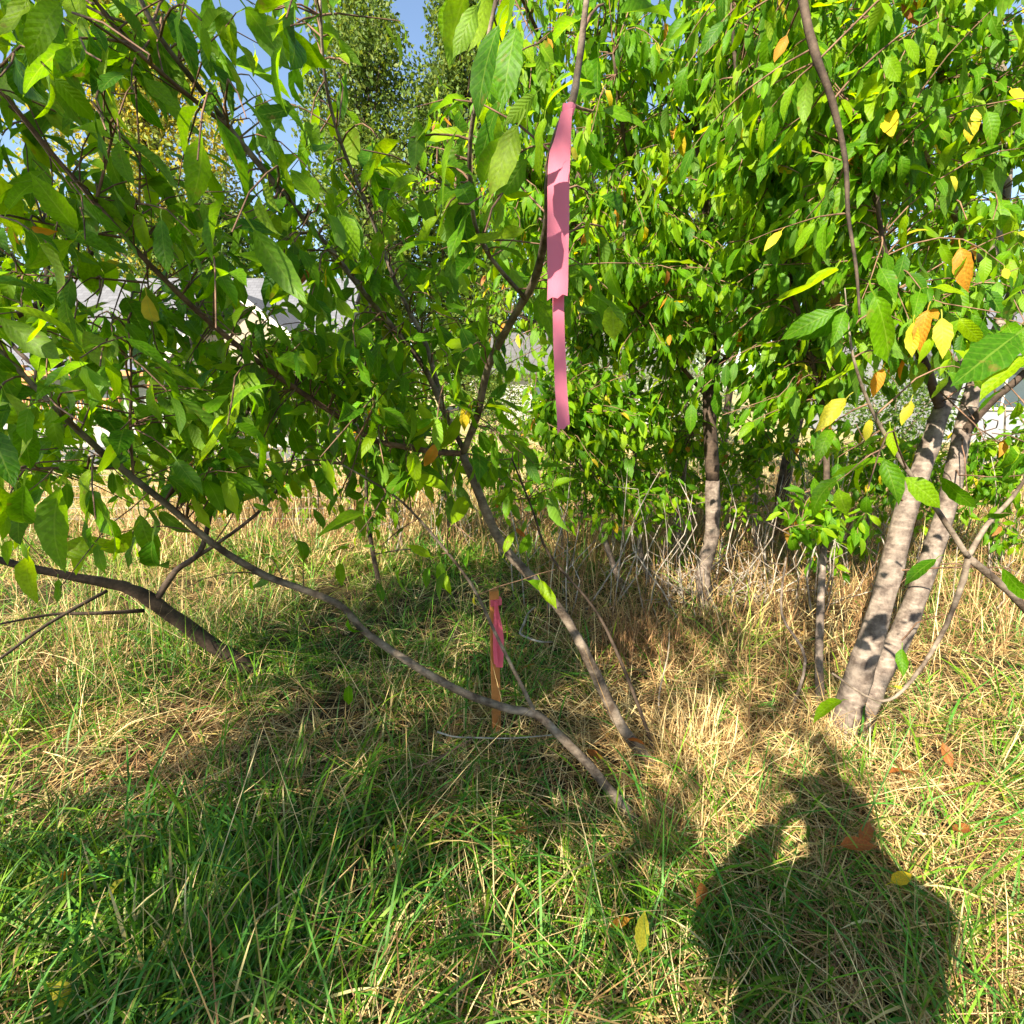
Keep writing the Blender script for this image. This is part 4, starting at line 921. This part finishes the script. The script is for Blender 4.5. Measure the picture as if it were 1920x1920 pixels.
# ------------------------------------------------------------------ grass
STRAW = np.array([(.54,.385,.165),(.44,.29,.11),(.64,.50,.25),(.29,.175,.065),(.57,.435,.19)])
BROWNS = np.array([(.22,.12,.05),(.28,.16,.07),(.18,.10,.045)])
GREEN = np.array([(.055,.155,.006),(.082,.19,.006),(.040,.13,.010),(.12,.21,.008),(.05,.165,.020)])
def greenness(x, y):
    n = vnoise(x, y, 1.6, 1)*.6+vnoise(x, y, 4.5, 2)*.4
    g = np.full(x.shape, .45)
    def blob(cx, cy, rx, ry, val, k=1.0):
        nonlocal g
        w = np.exp(-(((x-cx)/rx)**2+((y-cy)/ry)**2))*k; g = g*(1-w)+val*w
    blob(-1.0, 1.2, 1.3, .55, .92); blob(.2, 1.15, .6, .35, .75); blob(.95, 1.2, .5, .35, .88); blob(-.3, 1.75, .5, .25, .72)
    blob(-1.5, 1.95, .9, .35, .12); blob(.5, 1.6, .3, .35, .18); blob(1.2, 1.9, .6, .4, .45); blob(1.9, 1.9, .5, .4, .62)
    blob(.8, 2.5, .6, .6, .18); blob(1.6, 3.2, 1.4, 1.0, .06); blob(-1.5, 3.1, 1.5, .75, .85); blob(-.7, 4.0, .9, .9, .95)
    blob(-.2, 2.6, .5, .4, .6)
    g = np.where(y > 4.6, g*np.clip(1-(y-4.6)/1.6, .12, 1), g)
    return np.clip(g+(n-.5)*.75, .02, .97)
def blades(n, sampler, kind, S_):
    x, y = sampler(n)
    return x, y
def make_blades(x, y, length, width, th0, curv, phi, col0, col1, segs, zoff=0.0):
    n = len(x); k = segs+1
    s = np.linspace(0, 1, k)[None, :]
    ds = (length/segs)[:, None]
    th = th0[:, None]+curv[:, None]*(s[:, :-1]+.5/segs)
    th = np.clip(th, -2.2, 2.0)
    dz = np.cos(th)*ds; dr = np.sin(th)*ds
    z = np.concatenate([np.zeros((n,1)), np.cumsum(dz, 1)], 1); r = np.concatenate([np.zeros((n,1)), np.cumsum(dr, 1)], 1)
    zb = ground_z(x, y)+zoff
    z = np.maximum(z+zb[:, None], ground_z(x, y)[:, None]+.006+.012*rng.random((n,1)))
    px = x[:, None]+np.cos(phi)[:, None]*r; py = y[:, None]+np.sin(phi)[:, None]*r
    # side vector, slowly twisting
    tw = (rng.normal(0, .5, n)[:, None]+rng.normal(0, .8, n)[:, None]*s)
    sx, sy, sz = -np.sin(phi)[:, None]*np.cos(tw), np.cos(phi)[:, None]*np.cos(tw), np.sin(tw)*.6
    w = width[:, None]*(.75+.5*s)*(1-s**3)*.5+.00015
    L = np.stack([px-sx*w, py-sy*w, z-sz*w], -1); Rr = np.stack([px+sx*w, py+sy*w, z+sz*w], -1)
    V = np.stack([L, Rr], 2).reshape(-1, 3)
    base = (np.arange(n)*2*k)[:, None]; q = (np.arange(segs)*2)[None, :]
    F = np.stack([base+q, base+q+1, base+q+3, base+q+2], -1).reshape(-1, 4)
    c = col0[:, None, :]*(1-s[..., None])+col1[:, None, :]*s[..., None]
    C_ = np.repeat(c[:, :, None, :], 2, 2).reshape(-1, 3)
    return V, F, C_
def pick(pal, n): return pal[rng.integers(0, len(pal), n)]*(.8+.4*rng.random((n,1)))
def cone(n, y0, y1, pw=1.0):
    """points in the lens's wedge of ground between y0 and y1, denser near"""
    y = y0+(y1-y0)*rng.random(n)**pw; hw = .98*y*1.12+.35
    return (rng.random(n)*2-1)*hw, y
def join(parts):
    Vs, Fs, Cs, off = [], [], [], 0
    for V, F, C_ in parts: Vs.append(V); Fs.append(F+off); Cs.append(C_); off += len(V)
    return np.vstack(Vs), np.vstack(Fs), np.vstack(Cs)
def sward(n, y0, y1, pw, segs, wmul=1.0, lmul=1.0, per=16):
    m = n//per; cx, cy = cone(m, y0, y1, pw); g0 = greenness(cx, cy); kg = rng.random(m) < g0; size = np.clip(rng.gamma(5, .2, m), .4, 1.9)*(.6+.8*vnoise(cx, cy, 3.2, 8))
    tp = rng.random(m)*6.28; tl = np.abs(rng.normal(.25, .3, m))          # each tuft leans its own way
    hue = .7+.6*rng.random(m); cg = pick(GREEN, m); cs = pick(STRAW, m); cb = rng.random(m) < np.where((cx > .3) & (cy > 2.3) & (cy < 4.6) | (cx < -.5) & (cy > 1.6) & (cy < 2.3), .45, .16); cs[cb] = pick(BROWNS, m)[cb]
    i = np.repeat(np.arange(m), per); n = len(i); rad = np.abs(rng.normal(0, .022, n))*size[i]*wmul**.6; phi = rng.random(n)*6.28
    x, y = cx[i]+np.cos(phi)*rad, cy[i]+np.sin(phi)*rad
    isg = kg[i] ^ (rng.random(n) < .08)
    L = np.where(isg, rng.gamma(7, .025, n), rng.gamma(6, .024, n))*size[i]*lmul
    Wd = np.where(isg, rng.uniform(.0032, .0078, n), rng.uniform(.0020, .0046, n))*wmul
    dx, dy = np.cos(phi)*.8+np.cos(tp[i])*tl[i]*2+rng.normal(0,.35,n), np.sin(phi)*.8+np.sin(tp[i])*tl[i]*2+rng.normal(0,.35,n)
    phi2 = np.arctan2(dy, dx)
    th0 = np.where(isg, np.abs(rng.normal(.45, .3, n)), np.abs(rng.normal(.95, .4, n)))
    cv = np.where(isg, rng.normal(1.15, .55, n), rng.normal(.55, .6, n))
    j = (.8+.4*rng.random((n,1)))
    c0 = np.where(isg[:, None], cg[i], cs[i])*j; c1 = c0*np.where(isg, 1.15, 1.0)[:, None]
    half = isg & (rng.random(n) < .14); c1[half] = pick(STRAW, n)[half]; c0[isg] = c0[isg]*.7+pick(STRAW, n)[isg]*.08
    return make_blades(x, y, L, Wd, th0, cv, phi2, c0, c1, segs)
def thatch(n, y0, y1, pw, segs=2):
    x, y = cone(n, y0, y1, pw); g = greenness(x, y); keep = rng.random(n) > g*1.05; x, y = x[keep], y[keep]; n = len(x)
    L = rng.uniform(.08, .30, n); Wd = rng.uniform(.0018, .0042, n); th0 = rng.normal(1.35, .18, n); cv = rng.normal(.15, .3, n); phi = rng.random(n)*6.28
    c = np.where((rng.random(n) < .25)[:, None], pick(BROWNS, n), pick(STRAW, n))
    return make_blades(x, y, L, Wd, th0, cv, phi, c, c*.9, segs, .02+.07*rng.random(n))
def wide(n, y0, y1):
    x, y = cone(n, y0, y1, 1.2); g = greenness(x, y); keep = rng.random(n) < g**2*1.2; x, y = x[keep], y[keep]; n = len(x)
    L = rng.uniform(.16, .38, n); Wd = rng.uniform(.0055, .011, n); th0 = np.abs(rng.normal(.5, .35, n)); cv = rng.normal(1.5, .5, n); phi = (vnoise(x, y, 2.0, 21)*2-1)*4+rng.normal(0, .8, n)
    c = pick(GREEN, n); c1 = c*1.1; yl = rng.random(n) < .12; c1[yl] = pick(STRAW, n)[yl]
    return make_blades(x, y, L, Wd, th0, cv, phi, c*.8, c1, 6)
def stalks(n, sampler, lo, hi, wd=.0022, lean=.35, pal=STRAW):
    x, y = sampler(n); n = len(x)
    L = rng.uniform(lo, hi, n); W_ = np.full(n, wd)*rng.uniform(.7,1.4,n); c = pick(pal, n)
    return make_blades(x, y, L, W_, np.abs(rng.normal(lean, .3, n)), rng.normal(.5, .4, n), rng.random(n)*6.28, c, c, 5)
def at(cx, cy, r): return lambda n: (cx+rng.normal(0, r, n), cy+rng.normal(0, r, n))
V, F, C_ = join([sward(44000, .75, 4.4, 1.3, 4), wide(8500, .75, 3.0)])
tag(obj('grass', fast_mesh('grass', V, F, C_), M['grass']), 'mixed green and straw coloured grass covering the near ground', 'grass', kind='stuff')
V, F, C_ = join([thatch(40000, .75, 4.6, 1.35), stalks(140, lambda n: cone(n, 1.0, 4.5), .35, .75, .0022, .6),
                 stalks(260, at(*G(1285,1440)[:2], .09), .12, .40, .0035, .4), stalks(200, at(*G(1250,1590)[:2], .08), .08, .22, .0035, .6), stalks(160, at(*G(1560,1420)[:2], .10), .08, .22, .0035, .4),
                 stalks(700, lambda n: (rng.uniform(-2.9,-1.5,n), rng.uniform(1.9,3.4,n)), .35, .8, .0028, .25, np.vstack([STRAW, GREEN])),
                 stalks(3200, lambda n: (rng.uniform(.2,4.0,n), rng.uniform(2.6,5.6,n)), .25, .62, .0045, .40, np.vstack([STRAW, BROWNS, BROWNS, BROWNS])),
                 stalks(4800, lambda n: (rng.uniform(-4.0,6.0,n), rng.uniform(4.2,7.2,n)), .3, .95, .006, .3, np.vstack([STRAW, BROWNS, BROWNS, BROWNS])),
                 stalks(300, at(*G(1180,1230)[:2], .16), .2, .38, .004, .25, BROWNS)])
tag(obj('straw', fast_mesh('straw', V, F, C_), M['grass']), 'matted dry straw and bent seed stalks among the grass', 'straw', kind='stuff')
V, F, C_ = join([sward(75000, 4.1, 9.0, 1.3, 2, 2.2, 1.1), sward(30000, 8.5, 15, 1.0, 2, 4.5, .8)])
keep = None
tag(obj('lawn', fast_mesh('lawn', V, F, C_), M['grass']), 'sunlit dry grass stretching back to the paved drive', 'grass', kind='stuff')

lt = []
for _ in range(2600):
    y = .8+3.6*random.random()**1.2; x = random.uniform(-1, 1)*(1.1*y+.3)
    if random.random() < float(greenness(np.array([x]), np.array([y]))[0])*1.15: continue
    lt.append((Vector((x, y, float(ground_z(x, y))+random.uniform(.02, .09))), unit(Vector((random.gauss(0,1), random.gauss(0,1), random.gauss(0,.35)))), Vector((0,0,1))+rv()*.5, random.uniform(.018,.05), 'g'))
class Lit:                                   # a plain holder so that the scatter routine can be reused
    base = Vector((0,0,0)); root = None
lo = Tree.scatter(Lit, lt, 'leaf_litter', LOW, M['leaf'], np.array([(.20,.10,.04),(.28,.15,.06),(.33,.20,.09),(.15,.075,.03),(.36,.22,.06)]))
tag(lo, 'small dry brown leaf bits caught in the straw', 'leaf litter', kind='stuff')
# fallen leaves, each one lying free
for (px, py, tint, L, lab) in ((1000,1556,'b',.055,'curled orange brown leaf on the grass left of the leaning stem foot'),(758,1600,'y',.05,'yellow leaf standing on edge in the shaded grass'),(108,1675,'y',.06,'yellow leaf in the shaded grass near the left edge'),
        (244,1640,'y',.05,'small ochre leaf in dark grass, right of the yellow leaf near the left edge'),(80,1838,'y',.06,'yellow leaf lying flat in the bottom left corner'),(1560,1588,'b',.07,'brown leaf within the photographer shadow'),(1608,1590,'b',.06,'red brown leaf at the right rim of the photographer shadow'),
        (1195,1805,'y',.06,'yellow and orange leaf on straw at the bottom middle'),(1655,1452,'b',.06,'orange leaf in sunlit grass behind the photographer shadow'),(1790,1450,'b',.06,'tan leaf in the sunlit grass at the right'),
        (1825,1545,'b',.06,'tan orange leaf in sunlit grass nearer than the other tan leaf'),(1660,1660,'y',.05,'ochre leaf below the right rim of the photographer shadow'),(1320,1650,'b',.05,'rust coloured leaf on straw left of the photographer shadow'),
        (1010,1245,'b',.05,'brown leaf in the grass beside the bleached crooked twig'),(1215,1400,'b',.05,'rust leaf caught in straw by the stem foot'),(1190,1720,'y',.04,'small amber leaf on the straw below the stem foot'),(1090,1395,'b',.06,'red brown leaf lying behind the lower stem')):
    p = G(px, py, .15); o = bpy.data.objects.new('fallen_leaf', random.choice({'y': HERO_Y, 'b': HERO_B}[tint])); COL.objects.link(o)
    o.location = p; o.scale = (L*1.5,)*3; o.rotation_euler = (R(random.uniform(-25, 45)), R(random.uniform(-30, 30)), random.random()*6.28)
    tag(o, lab, 'leaf', 'fallen leaves in the grass')

# ------------------------------------------------------------------ the photographer, whose shadow falls at the lower right
def person():
    root = thing('person', 'person in a cap and jacket holding up a phone', 'person', (-.035, -.30, 0))
    J = {'pelvis':(0,0,.95),'waist':(0,.01,1.12),'chest':(0,.02,1.34),'neck':(0,.03,1.50),'head':(0,.06,1.62),'top':(0,.06,1.72)}
    v = []; e = []; r = []
    def add(p, rad, par=None):
        v.append(p); r.append(rad)
        if par is not None: e.append((par, len(v)-1))
        return len(v)-1
    pe = add((0,0,.95), (.21,.17)); wa = add((0,.01,1.12), (.20,.16), pe); ch = add((0,.02,1.33), (.20,.15), wa); ne = add((0,.03,1.49), (.06,.06), ch); h0 = add((0,.06,1.58), (.085,.095), ne); h1_ = add((0,.06,1.68), (.085,.10), h0); add((0,.05,1.735), (.05,.06), h1_)
    for s_ in (-1, 1):
        a = add((s_*.19,.02,1.41), (.10,.10), ch); b_ = add((s_*.24,.12,1.24), (.10,.10), a); c_ = add((s_*.18+.03,.20,1.40), (.06,.06), b_); add((s_*.085+.03,.25,1.46), (.036,.028), c_)
        hp = add((s_*.10,0,.86), (.125,.12), pe); kn = add((s_*.12,.02,.48), (.08,.08), hp); an = add((s_*.13,-.01,.09), (.055,.055), kn); add((s_*.14,.15,.04), (.045,.035), an)
    me = bpy.data.meshes.new('body'); me.from_pydata(v, e, []); b = obj('body', me, simple('denim and jacket cloth', (.10,.12,.17), .85, .2), root)
    sk = b.modifiers.new('skin', 'SKIN'); sv = me.skin_vertices[0].data
    for i_, q in enumerate(r): sv[i_].radius = q
    sv[0].use_root = True
    b.modifiers.new('sub', 'SUBSURF').levels = 2; b.modifiers['sub'].render_levels = 2
    m = MB()
    for k in range(14):
        a0, a1 = k*math.pi/7, (k+1)*math.pi/7
        for (ra, za), (rb, zb) in (((.118,1.66),(.108,1.74)),((.108,1.74),(.06,1.795)),((.06,1.795),(.001,1.81))):
            m.quad((math.cos(a0)*ra,.06+math.sin(a0)*ra*1.1,za),(math.cos(a1)*ra,.06+math.sin(a1)*ra*1.1,za),(math.cos(a1)*rb,.06+math.sin(a1)*rb*1.1,zb),(math.cos(a0)*rb,.06+math.sin(a0)*rb*1.1,zb))
    m.prism([(-.09,.15,1.665),(.09,.15,1.665),(.07,.25,1.655),(-.07,.25,1.655)], (0,0,.008))
    obj('cap', m.mesh('cap', True), simple('dark cap cloth', (.06,.06,.07), .9), root)
    skin_ = simple('skin', (.45,.27,.19), .55)
    for s_ in (-1, 1):
        for f in range(4):
            m = MB(); x = s_*.078+.03; m.tube([(x,.25,1.455+f*.018),(x-s_*.008,.275,1.456+f*.018),(x-s_*.03,.282,1.457+f*.018)], [.009,.008,.006], 6); obj('finger', m.mesh('finger', True), skin_, root)
        m = MB(); m.tube([(s_*.08+.03,.245,1.45),(s_*.065+.03,.245,1.47),(s_*.045+.03,.252,1.485)], [.011,.010,.007], 6); obj('thumb', m.mesh('thumb', True), skin_, root)
    ph = tag(obj('phone', None, loc=(0, -.03, 1.495)), 'black phone held up level in both hands', 'phone')
    m = MB(); m.box(-.075,.075,-.004,.004,-.035,.035); c = obj('phone_case', m.mesh('phone_case'), simple('black phone shell', (.02,.02,.022), .3), ph); bv = c.modifiers.new('bevel', 'BEVEL'); bv.width = .003; bv.segments = 2
    m = MB(); m.box(-.07,.07,-.0055,-.0042,-.031,.031); obj('screen', m.mesh('screen'), M['glass'], ph)
person()
